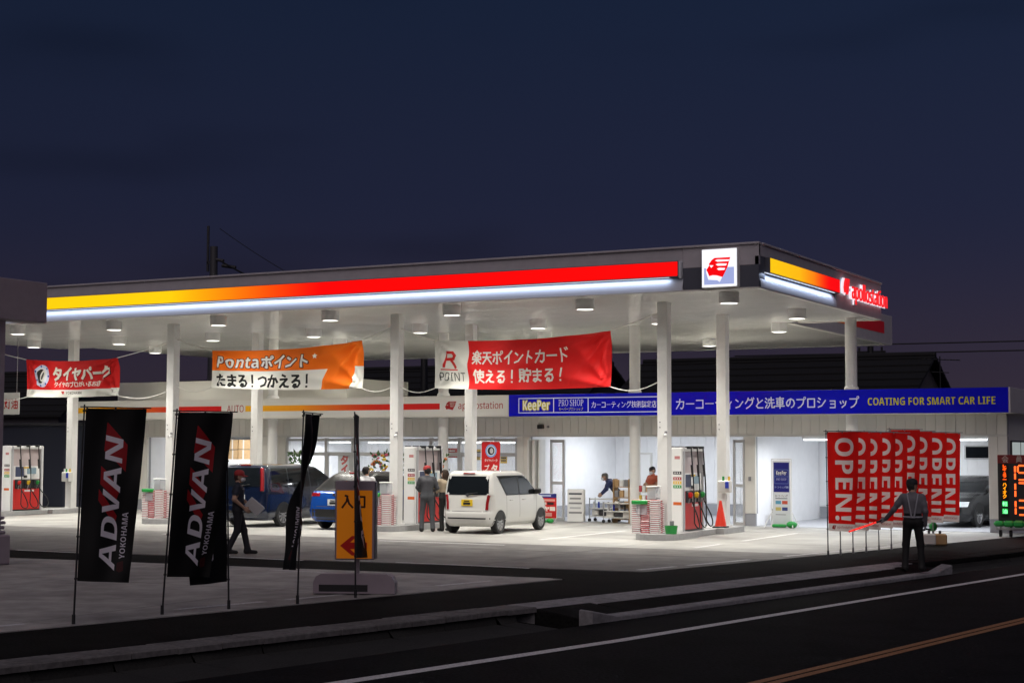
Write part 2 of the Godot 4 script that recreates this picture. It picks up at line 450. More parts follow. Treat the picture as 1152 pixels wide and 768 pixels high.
func make_camera() -> void:
	var cam := Camera3D.new()
	cam.name = "camera"
	var th := deg_to_rad(28.573); var p := deg_to_rad(3.852); var r := deg_to_rad(0.166)
	var fw := V(-sin(th) * cos(p), sin(p), -cos(th) * cos(p))
	var rt := V(cos(th), 0, -sin(th))
	var up := rt.cross(fw)
	var rt2 := rt * cos(r) + up * sin(r)
	var up2 := up * cos(r) - rt * sin(r)
	cam.transform = Transform3D(Basis(rt2, up2, -fw), V(0, 2.2, 0))
	cam.fov = rad_to_deg(2.0 * atan(384.0 / 1784.0))
	cam.near = 0.1
	cam.far = 900.0
	add_child(cam)
	cam.current = true

func make_sky() -> void:
	# dusk: deep blue overhead, a little mauve low down, thin faint cloud banks
	var w := 768; var h := 384
	var im := Image.create(w, h, false, Image.FORMAT_RGBAF)
	var nz := FastNoiseLite.new()
	nz.seed = 11; nz.frequency = 1.0; nz.fractal_octaves = 4
	var zen := Vector3(0.0076, 0.0150, 0.038)
	var mid := Vector3(0.0152, 0.0172, 0.041)
	var hor := Vector3(0.0320, 0.0232, 0.036)
	for y in h:
		var el := (0.5 - (y + 0.5) / h) * PI
		for x in w:
			var az := TAU * (x + 0.5) / w
			var c: Vector3
			if el < 0.0:
				c = hor * 0.5
			else:
				var a := smoothstep(0.0, 0.16, el); var b := smoothstep(0.06, 0.36, el)
				c = hor.lerp(mid, a).lerp(zen, b) * (1.0 + 0.3 * cos(az - 1.1))
				var d := V(cos(el) * cos(az), sin(el), cos(el) * sin(az))
				var q := nz.get_noise_3d(d.x * 2.2, d.y * 16.0, d.z * 2.2)
				c *= 1.0 - 0.2 * smoothstep(0.05, 0.45, q) * smoothstep(0.02, 0.1, el)
			im.set_pixel(x, y, Color(c.x, c.y, c.z))
	var pm := PanoramaSkyMaterial.new()
	pm.panorama = ImageTexture.create_from_image(im)
	var sky := Sky.new()
	sky.sky_material = pm
	var e := Environment.new()
	e.background_mode = Environment.BG_SKY
	e.sky = sky
	e.tonemap_mode = Environment.TONE_MAPPER_LINEAR
	e.tonemap_exposure = 1.0
	e.sdfgi_enabled = true; e.ssao_enabled = true; e.ssil_enabled = true
	var we := WorldEnvironment.new()
	we.name = "world"
	we.environment = e
	add_child(we)
	# the last afterglow of the sunset, behind the camera
	var sun := DirectionalLight3D.new()
	sun.name = "afterglow"
	sun.light_energy = 0.27
	sun.light_color = Color(0.98, 0.92, 0.93)
	sun.light_angular_distance = 70.0
	sun.shadow_enabled = true
	add_child(sun)
	sun.rotation_degrees = V(-46, 22, 0)

func make_materials() -> void:
	M.concrete = grain(mk(0.40, 0.392, 0.368, 0.62), 1, 0.11, 0.72, 1.1, 0.15, 0.012)
	M.concrete_dimmed = grain(mk(0.20, 0.188, 0.178, 0.72), 26, 0.13, 0.6, 1.15, 0.2, 0.014)  # lamp light falling off outside the canopy is put into this darker colour
	M.apron = grain(mk(0.42, 0.40, 0.375, 0.75), 2, 0.16, 0.6, 1.15, 0.3, 0.015)
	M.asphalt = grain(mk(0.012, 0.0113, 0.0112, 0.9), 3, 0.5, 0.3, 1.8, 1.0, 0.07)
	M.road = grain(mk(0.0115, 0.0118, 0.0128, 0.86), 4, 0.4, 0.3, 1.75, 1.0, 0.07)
	M.asphalt.metallic_specular = 0.15; M.road.metallic_specular = 0.15
	M.dirt = grain(mk(0.02, 0.019, 0.017, 0.95), 5, 0.9, 0.3, 1.7, 2.0, 0.05)
	M.kerb = grain(mk(0.29, 0.28, 0.29, 0.85), 6, 0.5, 0.55, 1.15, 0.4, 0.03)
	M.kerb2 = grain(mk(0.17, 0.158, 0.155, 0.9), 28, 0.6, 0.45, 1.2, 0.6, 0.03)
	M.ground = grain(mk(0.03, 0.032, 0.03, 0.95), 8, 0.05, 0.6, 1.3)
	M.paint = grain(mk(0.75, 0.74, 0.74, 0.7), 9, 1.1, 0.45, 1.1, 0.0, 0.03)
	M.amber = grain(mk(0.34, 0.15, 0.05, 0.7), 10, 1.1, 0.5, 1.1, 0.0, 0.03)
	M.column = grain(mk(0.74, 0.735, 0.715, 0.38), 12, 0.3, 0.93, 1.02)
	M.ceiling = mk(0.83, 0.83, 0.81, 0.13)
	M.fascia = grain(mk(0.50, 0.47, 0.49, 0.5), 13, 0.2, 0.9, 1.05)
	M.ceiling.metallic_specular = 0.25
	M.fascia2 = mk(0.09, 0.095, 0.12, 0.45)
	M.fascia_dark = M.fascia
	M.silver = mk(0.66, 0.68, 0.72, 0.4)
	M.trim = mk(0.45, 0.45, 0.47, 0.35)
	M.white = mk(0.75, 0.75, 0.74, 0.45)
	M.offwhite = mk(0.6, 0.59, 0.56, 0.5)
	M.siding = grain(mk(0.68, 0.665, 0.62, 0.5), 15, 0.05, 0.95, 1.02)
	M.siding2 = grain(mk(0.665, 0.65, 0.605, 0.5), 16, 0.05, 0.95, 1.02)
	M.room = grain(mk(0.82, 0.825, 0.84, 0.55), 17, 0.2, 0.95, 1.02)
	M.skirt = mk(0.30, 0.31, 0.34, 0.6)
	M.frame = mk(0.50, 0.50, 0.50, 0.35, 0.3)
	M.glass = mk(0.9, 0.95, 0.95, 0.02)
	M.glass.transparency = BaseMaterial3D.TRANSPARENCY_ALPHA
	M.glass.albedo_color.a = 0.08
	M.black = mk(0.012, 0.012, 0.013, 0.5)
	M.rubber = mk(0.018, 0.018, 0.018, 0.7)
	M.darkglass = mk(0.008, 0.010, 0.012, 0.04)
	M.darkgrey = mk(0.05, 0.05, 0.055, 0.5)
	M.grey = mk(0.22, 0.22, 0.23, 0.5)
	M.steel = mk(0.45, 0.45, 0.46, 0.3, 0.8)
	M.chrome = mk(0.75, 0.75, 0.76, 0.12, 1.0)
	M.red = mk(0.55, 0.018, 0.015, 0.35)
	M.cone = mk(0.72, 0.035, 0.012, 0.45)
	M.yellow = mk(0.72, 0.45, 0.02, 0.4)
	M.green = mk(0.015, 0.28, 0.05, 0.45)
	M.blue = mk(0.02, 0.05, 0.45, 0.4)
	M.rope = mk(0.7, 0.69, 0.65, 0.8)
	M.card = grain(mk(0.42, 0.27, 0.13, 0.8), 18, 0.6, 0.85, 1.1)
	M.navy = mk(0.035, 0.04, 0.06, 0.5)
	M.lamp = glow(1.0, 0.97, 0.90, 4.0)
	M.tube = glow(0.93, 0.97, 1.0, 5.0)
	M.strip = glow(0.82, 0.88, 1.0, 0.7)
	M.pylon = grain(mk(.30, .25, .28, .55), 25, .4, .9, 1.06)
	M.redcap = mk(.32, .02, .02, .7)
	M.clearbox = mk(0.7, 0.74, 0.78, 0.1)
	M.clearbox.transparency = BaseMaterial3D.TRANSPARENCY_ALPHA
	M.clearbox.albedo_color.a = 0.35

# ---------------------------------------------------------------- ground
func roadline(x0: float, z0: float, s: float, z: float) -> float:
	return x0 + s * (z0 - z)
func lotx(z: float) -> float: return roadline(-14.38, -13.76, 0.225, z)
func kerbx(z: float) -> float: return roadline(-12.59, -12.05, 0.222, z)
func guttx(z: float) -> float: return roadline(-10.64, -14.0, 0.195, z)

func flat(poly: PackedVector2Array, y: float, thick: float) -> ArrayMesh:
	# polygon given in (x, z); top at y
	var p := PackedVector2Array()
	for q in poly: p.append(Vector2(q.x, -q.y))
	var m := MB.new()
	m.xf = Transform3D(Basis(Vector3.RIGHT, Vector3.FORWARD, Vector3.UP), V(0, 0, 0))
	m.prism(p, y - thick, y)
	return m.done()
func strip(f: Callable, o0: float, o1: float, z0: float, z1: float) -> PackedVector2Array:
	return PackedVector2Array([Vector2(f.call(z0) + o0, z0), Vector2(f.call(z0) + o1, z0), Vector2(f.call(z1) + o1, z1), Vector2(f.call(z1) + o0, z1)])

func ground() -> void:
	struct("ground", bx(V(-60, -0.55, -150), V(900, 0.2, 900)), M.ground)
	# carriageway
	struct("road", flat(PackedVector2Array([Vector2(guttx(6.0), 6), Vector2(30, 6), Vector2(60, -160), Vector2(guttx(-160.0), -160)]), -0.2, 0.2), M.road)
	var ln := struct("road_edge_line", flat(PackedVector2Array([Vector2(-9.62, -13.0), Vector2(-9.42, -13.0), Vector2(-8.32, -18.3), Vector2(-7.41, -23.67), Vector2(-5.99, -31.84), Vector2(-3.0, -49), Vector2(-3.15, -49), Vector2(-6.14, -31.84), Vector2(-7.57, -23.67), Vector2(-8.5, -18.3)]), -0.196, 0.002), M.paint)
	ln.name = "road_edge_line"
	for o in [-0.09, 0.09]:
		struct("road_centre_line", flat(PackedVector2Array([Vector2(-8.08 + o, 0), Vector2(-7.97 + o, 0), Vector2(-4.39 + o * .8, -23.3), Vector2(.28 + o * .7, -52), Vector2(.17 + o * .7, -52), Vector2(-4.5 + o * .8, -23.3)]), -0.196, 0.002), M.amber)
	# pavement of dark asphalt between the kerb and the lot
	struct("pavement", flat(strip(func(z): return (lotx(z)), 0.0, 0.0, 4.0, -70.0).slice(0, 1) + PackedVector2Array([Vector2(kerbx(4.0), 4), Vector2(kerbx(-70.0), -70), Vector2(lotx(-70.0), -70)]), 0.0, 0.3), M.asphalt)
	# gutter, open and dirty in front of the full-height kerb
	for r in [[4.0, -19.4], [-31.1, -70.0]]:
		struct("gutter", flat(PackedVector2Array([Vector2(kerbx(r[0]) + .5, r[0]), Vector2(guttx(r[0]), r[0]), Vector2(guttx(r[1]), r[1]), Vector2(kerbx(r[1]) + .5, r[1])]), -0.27, 0.1), M.dirt)
	# kerb stones
	for r in [[4.0, -19.4], [-31.1, -60.0]]:
		var bk := MB.new()
		var zz := r[0] as float
		while zz > r[1]:
			var ze := maxf(zz - 1.0, r[1])
			var p := []
			for q in [zz, ze]:
				p.append([V(kerbx(q) + .44, -.07, q), V(kerbx(q) + .5 + rng.randf_range(-.03, .05), -.19, q), V(guttx(q), -.262, q)])
			for j in 2: bk.quad(p[0][j], p[0][j + 1], p[1][j + 1], p[1][j])
			zz = ze
		struct("gutter_bank", bk.done(), M.dirt)  # dark bank added below the stones to keep the kerb face dark
	var kb := Node3D.new(); kb.name = "kerb"; kb.set_meta("kind", "structure"); add_child(kb)
	var z := 3.0
	var i := 0
	while z > -60.0:
		var l := 0.6 if z > -36.0 else 3.0
		var lowered := z < -19.4 and z > -31.1
		var z1 := z - l + 0.012
		if lowered:
			# wide sloping apron slab, then a strip of asphalt, then the lowered kerb
			var wd := 0.58 * smoothstep(-32.4, -29.0, z) * (1.0 if z < -20.6 else 0.8)
			if wd > 0.1: slope_piece(kb, "apron_slab", z, z1, 0.0, wd, -0.004, -0.075 * wd, M.kerb)
			slope_piece(kb, "ramp", z + .012, z1 - .012, wd + 0.006, guttx(z) - kerbx(z) - 0.22, -0.08 * wd, -0.125, M.asphalt)
			var up := 0.0
			var dn := 0.0
			if z > -20.05: up = 0.11; dn = -0.11
			if z < -30.4: dn = 0.11
			slope_piece(kb, "kerb_stone", z, z1, guttx(z) - kerbx(z) - 0.21, guttx(z) - kerbx(z), -0.12 + up, -0.135 + up, M.kerb, 0.25, dn)
		else:
			slope_piece(kb, "kerb_stone", z, z1, 0.0, 0.5, rng.randf_range(-0.006, 0.004), rng.randf_range(-0.008, 0.002), M.kerb2 if z > -25.0 else M.asphalt, 0.06)
		z -= l
		i += 1
	# concrete of the filling station, poured in bays
	var lot := Node3D.new(); lot.name = "station_lot"; lot.set_meta("kind", "structure"); add_child(lot)
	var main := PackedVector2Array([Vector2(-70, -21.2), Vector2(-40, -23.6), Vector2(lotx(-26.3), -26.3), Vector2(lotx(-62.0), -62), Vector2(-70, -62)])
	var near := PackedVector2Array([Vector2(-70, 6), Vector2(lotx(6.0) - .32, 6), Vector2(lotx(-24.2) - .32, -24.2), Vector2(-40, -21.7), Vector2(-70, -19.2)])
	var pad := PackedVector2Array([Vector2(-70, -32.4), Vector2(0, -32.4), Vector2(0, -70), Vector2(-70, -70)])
	var lots := [[near, M.apron, 0.0]]
	for q in Geometry2D.intersect_polygons(main, pad): lots.append([q, M.concrete, 0.0])
	for q in Geometry2D.clip_polygons(main, pad): lots.append([q, M.concrete_dimmed, 0.0])  # slabs beyond the canopy carry the light falloff as a darker colour
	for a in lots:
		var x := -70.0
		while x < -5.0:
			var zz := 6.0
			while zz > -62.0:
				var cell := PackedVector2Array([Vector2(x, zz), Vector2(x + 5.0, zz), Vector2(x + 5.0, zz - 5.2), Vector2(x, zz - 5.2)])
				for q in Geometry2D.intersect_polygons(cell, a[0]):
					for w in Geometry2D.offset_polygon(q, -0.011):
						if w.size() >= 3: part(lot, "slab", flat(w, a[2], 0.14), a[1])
				zz -= 5.2
			x += 5.0
	struct("asphalt_strip", flat(PackedVector2Array([Vector2(-70, -19.2), Vector2(-40, -21.7), Vector2(lotx(-24.2) - .32, -24.2), Vector2(lotx(-24.2), -24.2), Vector2(lotx(-26.3), -26.3), Vector2(-40, -23.6), Vector2(-70, -21.2)]), -0.012, 0.2), M.asphalt)
	var ek := Node3D.new(); ek.name = "lot_kerb"; ek.set_meta("kind", "structure"); add_child(ek)
	z = 4.0
	while z > -24.0:
		part(ek, "kerb_stone", flat(strip(lotx, -0.305, -0.01, z, z - 0.99), 0.012, 0.15), M.apron)
		z -= 1.0
	# worn paint on the concrete
	var marks := [
		[lotx, -0.75, -0.62, -12.3, -14.6], [lotx, -0.8, -0.66, -16.9, -18.4], [lotx, -0.78, -0.64, -18.8, -19.9], [lotx, -0.8, -0.66, -21.9, -23.2],
		[lotx, -0.42, -0.30, -26.6, -27.7], [lotx, -0.42, -0.30, -28.1, -30.2], [lotx, -0.42, -0.30, -31.5, -36.0]]
	for a in marks:
		struct("painted_line", flat(strip(a[0], a[1], a[2], a[3], a[4]), 0.004, 0.002), M.paint)
	var boxes := [[-15.2, -25.95, 2.9, .1], [-19.4, -25.45, 1.8, .1], [-24.6, -24.9, 2.0, .1], [-13.4, -33.9, .12, 1.6], [-13.4, -38.2, .12, 4.0], [-17.8, -36.6, .12, 5.0], [-17.3, -41.2, 3.0, .12], [-25.9, -31.4, 2.6, .12], [-19.2, -31.8, 3.4, .12], [-17.0, -23.2, 1.2, .1]]
	for b in boxes:
		struct("painted_line", bx(V(b[0], 0.003, b[1]), V(b[2], 0.002, b[3])), M.paint)

func slope_piece(parent: Node, nm: String, z0: float, z1: float, o0: float, o1: float, y0: float, y1: float, m: Material, deep := 0.2, far := 0.0) -> void:
	# a stone between two offsets from the kerb line, with chamfered top edges
	var b := MB.new()
	var c := V(kerbx(z0) + (o0 + o1) / 2, y0 - deep / 2, (z0 + z1) / 2)
	var e := 0.015
	var g := func(o: float, y: float, z: float) -> Vector3: return V(kerbx(z) + o, y, z)
	var t := [g.call(o0 + e, y0, z0 - e), g.call(o1 - e, y1, z0 - e), g.call(o1 - e, y1 + far, z1 + e), g.call(o0 + e, y0 + far, z1 + e)]
	var s := [g.call(o0, y0 - e, z0), g.call(o1, y1 - e, z0), g.call(o1, y1 - e + far, z1), g.call(o0, y0 - e + far, z1)]
	b.face(t, c)
	for i in 4:
		var j := (i + 1) % 4
		b.face([s[i], s[j], t[j], t[i]], c)
		b.face([s[i] + V(0, -deep, 0), s[j] + V(0, -deep, 0), s[j], s[i]], c)
	part(parent, nm, b.done(), m)

# ---------------------------------------------------------------- canopy
const CH := 5.81
func emblem(k: Ink, x: float, y: float, w: float, h: float, red: Color, bg: Color) -> void:
	var g := func(p: Array) -> Array:
		var o := []
		for i in range(0, p.size(), 2):
			o.append(x + p[i] * w); o.append(y + p[i + 1] * h)
		return o
	k.poly(g.call([.98, 0, .33, .0, .22, .1, .1, .3, .12, .36, 0, .6, .06, .74, .11, .92, .26, .88, .42, .9, .66, 1, .78, .7, .86, .5, .93, .2]), red)
	k.poly(g.call([.35, .13, .45, .09, .95, .12, .9, .2, .45, .2]), bg)
	k.poly(g.call([.38, .34, .48, .29, .84, .32, .8, .42, .47, .41]), bg)
	k.poly(g.call([.43, .56, .52, .51, .77, .54, .73, .64, .5, .64]), bg)
	k.poly(g.call([.13, .36, .3, .38, .24, .45, .2, .5]), bg)

func band_image(stops: Array, w: int) -> Image:
	var k := Ink.new(w, 16, Color.BLACK)
	var g := Gradient.new()
	var off := PackedFloat32Array(); var cs := PackedColorArray()
	for s in stops:
		off.append(s[0]); cs.append(s[1])
	g.offsets = off; g.colors = cs
	for x in w:
		k.im.fill_rect(Rect2i(x, 0, 1, 16), g.sample(float(x) / w))
	return k.im

func corrugated(x0: float, x1: float, z0: float, z1: float) -> ArrayMesh:
	# lining boards laid along x with an open joint between them
	var m := MB.new()
	var z := z0
	while z > z1 + 0.01:
		var e := maxf(z - 0.2, z1)
		var t := rng.randf_range(-0.0006, 0.0006)
		var y0 := CH + t; var y1 := CH - t
		m.quad(V(x0, y0, z - .008), V(x0, y1, e + .008), V(x1, y1, e + .008), V(x1, y0, z - .008))
		m.quad(V(x0, y1, e + .008), V(x0, CH + .02, e), V(x1, CH + .02, e), V(x1, y1, e + .008))
		m.quad(V(x0, CH + .02, z), V(x0, y0, z - .008), V(x1, y0, z - .008), V(x1, CH + .02, z))
		z = e
	return m.done()

func canopy() -> void:
	var c := thing("canopy", "large flat filling station canopy with glowing yellow to red band", "canopy", V(0, 0, 0))
	var XL := -42.6; var XR := -11.96; var ZF := -33.45; var ZN := -43.4; var ZB := -54.2; var XR2 := -14.6; var XL2 := -41.1
	part(c, "ceiling", corrugated(XL, XR, ZF, ZN), M.ceiling)
	part(c, "ceiling", corrugated(XL2, XR2, ZN, ZB), M.ceiling)
	part(c, "roof_deck", bx(V((XL + XR) / 2, 6.66, (ZF + ZN) / 2), V(XR - XL - .3, .06, ZF - ZN - .3)), M.grey)
	part(c, "roof_deck", bx(V((XL2 + XR2) / 2, 6.66, (ZN + ZB) / 2), V(XR2 - XL2 - .3, .06, ZN - ZB - .3)), M.grey)
	# front fascia
	var xe := -13.78
	part(c, "upper_fascia", bx(V((XL + xe) / 2, 6.6, ZF - .06), V(xe - XL, .32, .1), .01), M.fascia)
	part(c, "parapet_cap", bx(V((XL + XR) / 2, 6.785, ZF - .05), V(XR - XL + .04, .05, .2), .01), M.fascia)
	var lowf := MB.new()
	for i in 6:
		var a0 := i / 6.0; var a1 := (i + 1) / 6.0
		var f := func(a: float) -> Vector2: return Vector2(CH - .01 + .33 * a, ZF + .03 - .09 * a * a)
		var p: Vector2 = f.call(a0); var q: Vector2 = f.call(a1)
		lowf.quad(V(XL, p.x, p.y), V(xe, p.x, p.y), V(xe, q.x, q.y), V(XL, q.x, q.y))
	lowf.quad(V(XL, CH - .01, ZF - .09), V(xe, CH - .01, ZF - .09), V(xe, CH - .01, ZF + .03), V(XL, CH - .01, ZF + .03))
	part(c, "lower_fascia", lowf.done(), M.silver)
	var yel := Color(1.0, .80, .04); var org := Color(1.0, .52, .03); var red := Color(.99, .015, .01)
	var im := band_image([[0, yel], [.48, yel], [.55, org], [.61, Color(1, .25, .02)], [.655, red], [1, red]], 512)
	part(c, "band_housing", bx(V((XL - 13.86) / 2, 6.29, ZF + .005), V(-13.86 - XL, .36, .2), .01), M.fascia2)
	part(c, "colour_band", qd(V((XL - 13.87) / 2, 6.29, ZF + .108), -13.87 - XL, .325), lit(im, .92))
	part(c, "band_end", bx(V(-13.82, 6.27, ZF + .0), V(.06, .38, .22), .01), M.silver)
	part(c, "light_strip", bx(V((XL - 14.0) / 2, 6.102, ZF + .05), V(-14.2 - XL, .014, .03)), M.strip)
	arealight(c, V((XL - 14.0) / 2, 6.09, ZF + .055), V(-90, 0, 0), Vector2(-14.2 - XL, .03), 6.5, Color(.80, .87, 1.0))
	part(c, "ceiling_trim", bx(V((XL + XR) / 2, CH - .022, ZF + .0), V(XR - XL, .025, .07)), M.offwhite)
	# corner panels
	part(c, "corner_panel", bx(V(-12.87, 6.53, ZF - .05), V(1.82, .46, .1), .008), M.fascia)
	part(c, "corner_panel", bx(V(-12.87, 6.052, ZF - .045), V(1.82, .486, .1), .008), M.fascia2)
	# logo box
	var k := Ink.new(384, 400, Color(.97, .98, 1.0))
	k.rect(22, 196, 332, 178, Color(.60, .65, .83))
	k.poly([38, 218, 70, 320, 170, 330, 195, 350, 270, 214, 330, 80, 300, 60, 80, 90], Color(.97, .98, 1.0))
	k.rect(22, 196, 24, 178, Color(.60, .65, .83))
	emblem(k, 48, 92, 272, 208, Color(.93, .01, .04), Color(.97, .98, 1.0))
	var lb := part(c, "logo_box", bx(V(-12.835, 6.25, ZF + .06), V(.86, .88, .2), .02), M.white)
	part(lb, "emblem", qd(V(-12.835, 6.25, ZF + .163), .83, .85), lit(k.im, .95))
	arealight(lb, V(-12.835, 6.25, ZF + .17), V(0, 180, 0), Vector2(.8, .8), .25, Color(.95, .96, 1.0))
	# right-hand fascia
	part(c, "upper_fascia", bx(V(XR - .05, 6.63, (ZF + ZN) / 2), V(.1, .26, ZF - ZN - .02), .01), M.fascia_dark)
	part(c, "parapet_cap", bx(V(XR - .04, 6.785, (ZF + ZN) / 2 - .1), V(.16, .05, ZF - ZN - .2), .01), M.fascia_dark)
	part(c, "lettering_panel", bx(V(XR - .052, 6.155, -41.3), V(.1, .69, 4.2), .006), M.fascia_dark)
	part(c, "corner_post", bx(V(XR - .05, 6.155, -33.65), V(.098, .69, .4), .006), M.fascia2)
	var lows := MB.new()
	for i in 6:
		var a0 := i / 6.0; var a1 := (i + 1) / 6.0
		var f := func(a: float) -> Vector2: return Vector2(CH - .01 + .33 * a, XR + .03 - .09 * a * a)
		var p: Vector2 = f.call(a0); var q: Vector2 = f.call(a1)
		lows.quad(V(p.y, p.x, -33.5), V(p.y, p.x, -39.15), V(q.y, q.x, -39.15), V(q.y, q.x, -33.5))
	part(c, "lower_fascia", lows.done(), M.silver)
	part(c, "band_housing", bx(V(XR + .0, 6.325, -36.56), V(.2, .36, 5.32), .01), M.fascia2)
	var im2 := band_image([[0, yel], [.38, Color(1, .74, .04)], [.6, org], [.75, Color(1, .2, .02)], [.84, red], [1, red]], 256)
	part(c, "colour_band", qd(V(XR + .103, 6.325, -36.56), 5.28, .325, Basis(Vector3.UP, PI / 2)), lit(im2, .92))
	part(c, "light_strip", bx(V(XR + .05, 6.138, -36.3), V(.03, .014, 5.2)), M.strip)
	arealight(c, V(XR + .055, 6.125, -36.3), V(-90, 0, 0), Vector2(.03, 5.2), 1.3, Color(.80, .87, 1.0))
	part(c, "ceiling_trim", bx(V(XR - .03, CH - .02, (ZF + ZN) / 2), V(.1, .03, ZF - ZN - .1)), M.offwhite)
	part(c, "ceiling_trim", bx(V((XR + XR2) / 2 + .1, CH + .02, ZN - .03), V(XR - XR2 - .3, .12, .08)), M.offwhite)
	# channel letters standing off the panel, lit from behind
	var f2 := SystemFont.new(); f2.font_names = PackedStringArray(["Droid Sans"])
	var tm := TextMesh.new()
	tm.font = f2; tm.text = "apollostation"; tm.font_size = 64; tm.pixel_size = .0092; tm.depth = .03
	var sg := part(c, "lettering", tm, glow(.95, .015, .02, .7))
	sg.position = V(XR + .12, 6.31, -41.9); sg.rotation.y = PI / 2
	var tm2: TextMesh = tm.duplicate(); tm2.depth = .03
	var halo := part(c, "letter_backlight", tm2, glow(.86, .92, 1.0, .8))
	halo.position = V(XR + .045, 6.31, -41.9); halo.rotation.y = PI / 2
	var pe := PackedVector2Array([Vector2(.98, 1), Vector2(.33, 1), Vector2(.22, .9), Vector2(.1, .7), Vector2(0, .4), Vector2(.11, .08), Vector2(.42, .1), Vector2(.66, 0), Vector2(.78, .3)])
	var em := MB.new(); em.xf = Transform3D(Basis(V(0, 0, -.42), V(0, .4, 0), V(1, 0, 0)), V(XR + .1, 6.17, -39.5)); em.prism(pe, 0, .05)
	part(c, "emblem", em.done(), glow(.95, .015, .02, .9))
	var em2 := MB.new(); em2.xf = Transform3D(Basis(V(0, 0, -.46), V(0, .44, 0), V(1, 0, 0)), V(XR + .03, 6.15, -39.48)); em2.prism(pe, 0, .03)
	part(c, "letter_backlight", em2.done(), glow(.86, .92, 1.0, .8))
	arealight(c, V(XR + .06, 6.2, -41.5), V(0, -90, 0), Vector2(3.8, .2), .12, Color(.9, .94, 1.0))
	# set-back rear part, its band unlit
	part(c, "upper_fascia", bx(V(XR2 - .05, 6.3, (ZN + ZB) / 2 - .2), V(.1, .98, ZN - ZB - .4), .01), M.fascia_dark)
	var im3 := band_image([[0, yel], [.4, org], [.7, red], [1, red]], 64)
	part(c, "colour_band", qd(V(XR2 + .006, 6.33, -49.5), 7.6, .4, Basis(Vector3.UP, PI / 2)), printed(im3, .4))
	part(c, "rear_fascia", bx(V((XL2 + XR2) / 2, 6.3, ZB - .06), V(XR2 - XL2, .98, .1)), M.fascia)
	part(c, "ceiling_trim", bx(V((XL2 + XR2) / 2, CH - .015, ZB + .06), V(XR2 - XL2, .03, .14)), M.offwhite)
	part(c, "ceiling_trim", bx(V(XR2 - .06, CH - .015, (ZN + ZB) / 2), V(.14, .03, ZN - ZB - .2)), M.offwhite)
	part(c, "left_fascia", bx(V(XL - .05, 6.3, (ZF + ZN) / 2), V(.1, .98, ZF - ZN)), M.fascia)
	part(c, "left_fascia", bx(V(XL2 - .05, 6.3, (ZN + ZB) / 2 - .1), V(.1, .98, ZN - ZB - .2)), M.fascia)
	part(c, "rear_fascia", bx(V((XL + XL2) / 2, 6.3, ZN - .05), V(XL2 - XL - .1, .98, .1)), M.fascia)
	part(c, "rear_fascia", bx(V((XR + XR2) / 2 - .03, 6.3, ZN - .05), V(XR - XR2 - .1, .9, .08)), M.fascia_dark)
	# columns of the canopy
	var n := 0
	var where := ["rightmost near island beside the red price-labelled pump", "second near island behind the grey uniformed attendant", "near end of the island behind the second black flag"]
	for X in [-15.38, -23.2, -31.0, -38.8]:
		for Z in [-36.1, -40.1]:
			if X < -38.0 and Z > -38.0: continue
			var lab := ""
			var isl: String = {-15.38: "rightmost pump island", -23.2: "pump island beside the white car", -31.0: "pump island by the dark blue minivan", -38.8: "leftmost pump island with red tyre banner"}[X]
			lab = "square white column at the %s end of the %s" % ["near" if Z > -38.0 else "far", isl]
			var o := thing("column", lab, "column", V(X, 0, Z), 0, "square columns under the canopy")
			part(o, "shaft", bx(V(0, CH / 2, 0), V(.27, CH, .27), .012), M.column)
			part(o, "base_plate", bx(V(0, .165, 0), V(.36, .03, .36), .006), M.column)
			if Z > -38.0:
				part(o, "security_camera", cy(V(.1, 2.55, .16), V(.16, 2.5, .34), .035), M.white)
				part(o, "bracket", bx(V(.1, 2.58, .15), V(.05, .1, .06), .006), M.grey)
			for yy in [2.72, 2.85]:
				part(o, "bolt", cy(V(-.06, yy, .13), V(-.06, yy, .145), .014), M.darkgrey)
	for X in [-32.38, -25.73, -19.15, -12.64]:
		var o := thing("round_column", "round white column standing at the shop front %s" % {-32.38: "left of the office windows, behind the orange banner", -25.73: "behind the emblem of the white fascia sign", -19.15: "in front of the open workshop bay", -12.64: "rising through the right end of the blue sign"}[X], "column", V(X, 0, -42.75), 0, "round columns at the shop front")
		part(o, "shaft", cy(V(0, 0, 0), V(0, CH, 0), .16, -1, 24), M.column)
		part(o, "collar", MB.new().lathe([Vector2(.2, 3.82), Vector2(.2, 3.88), Vector2(.165, 3.93)], 24).done(), M.column)

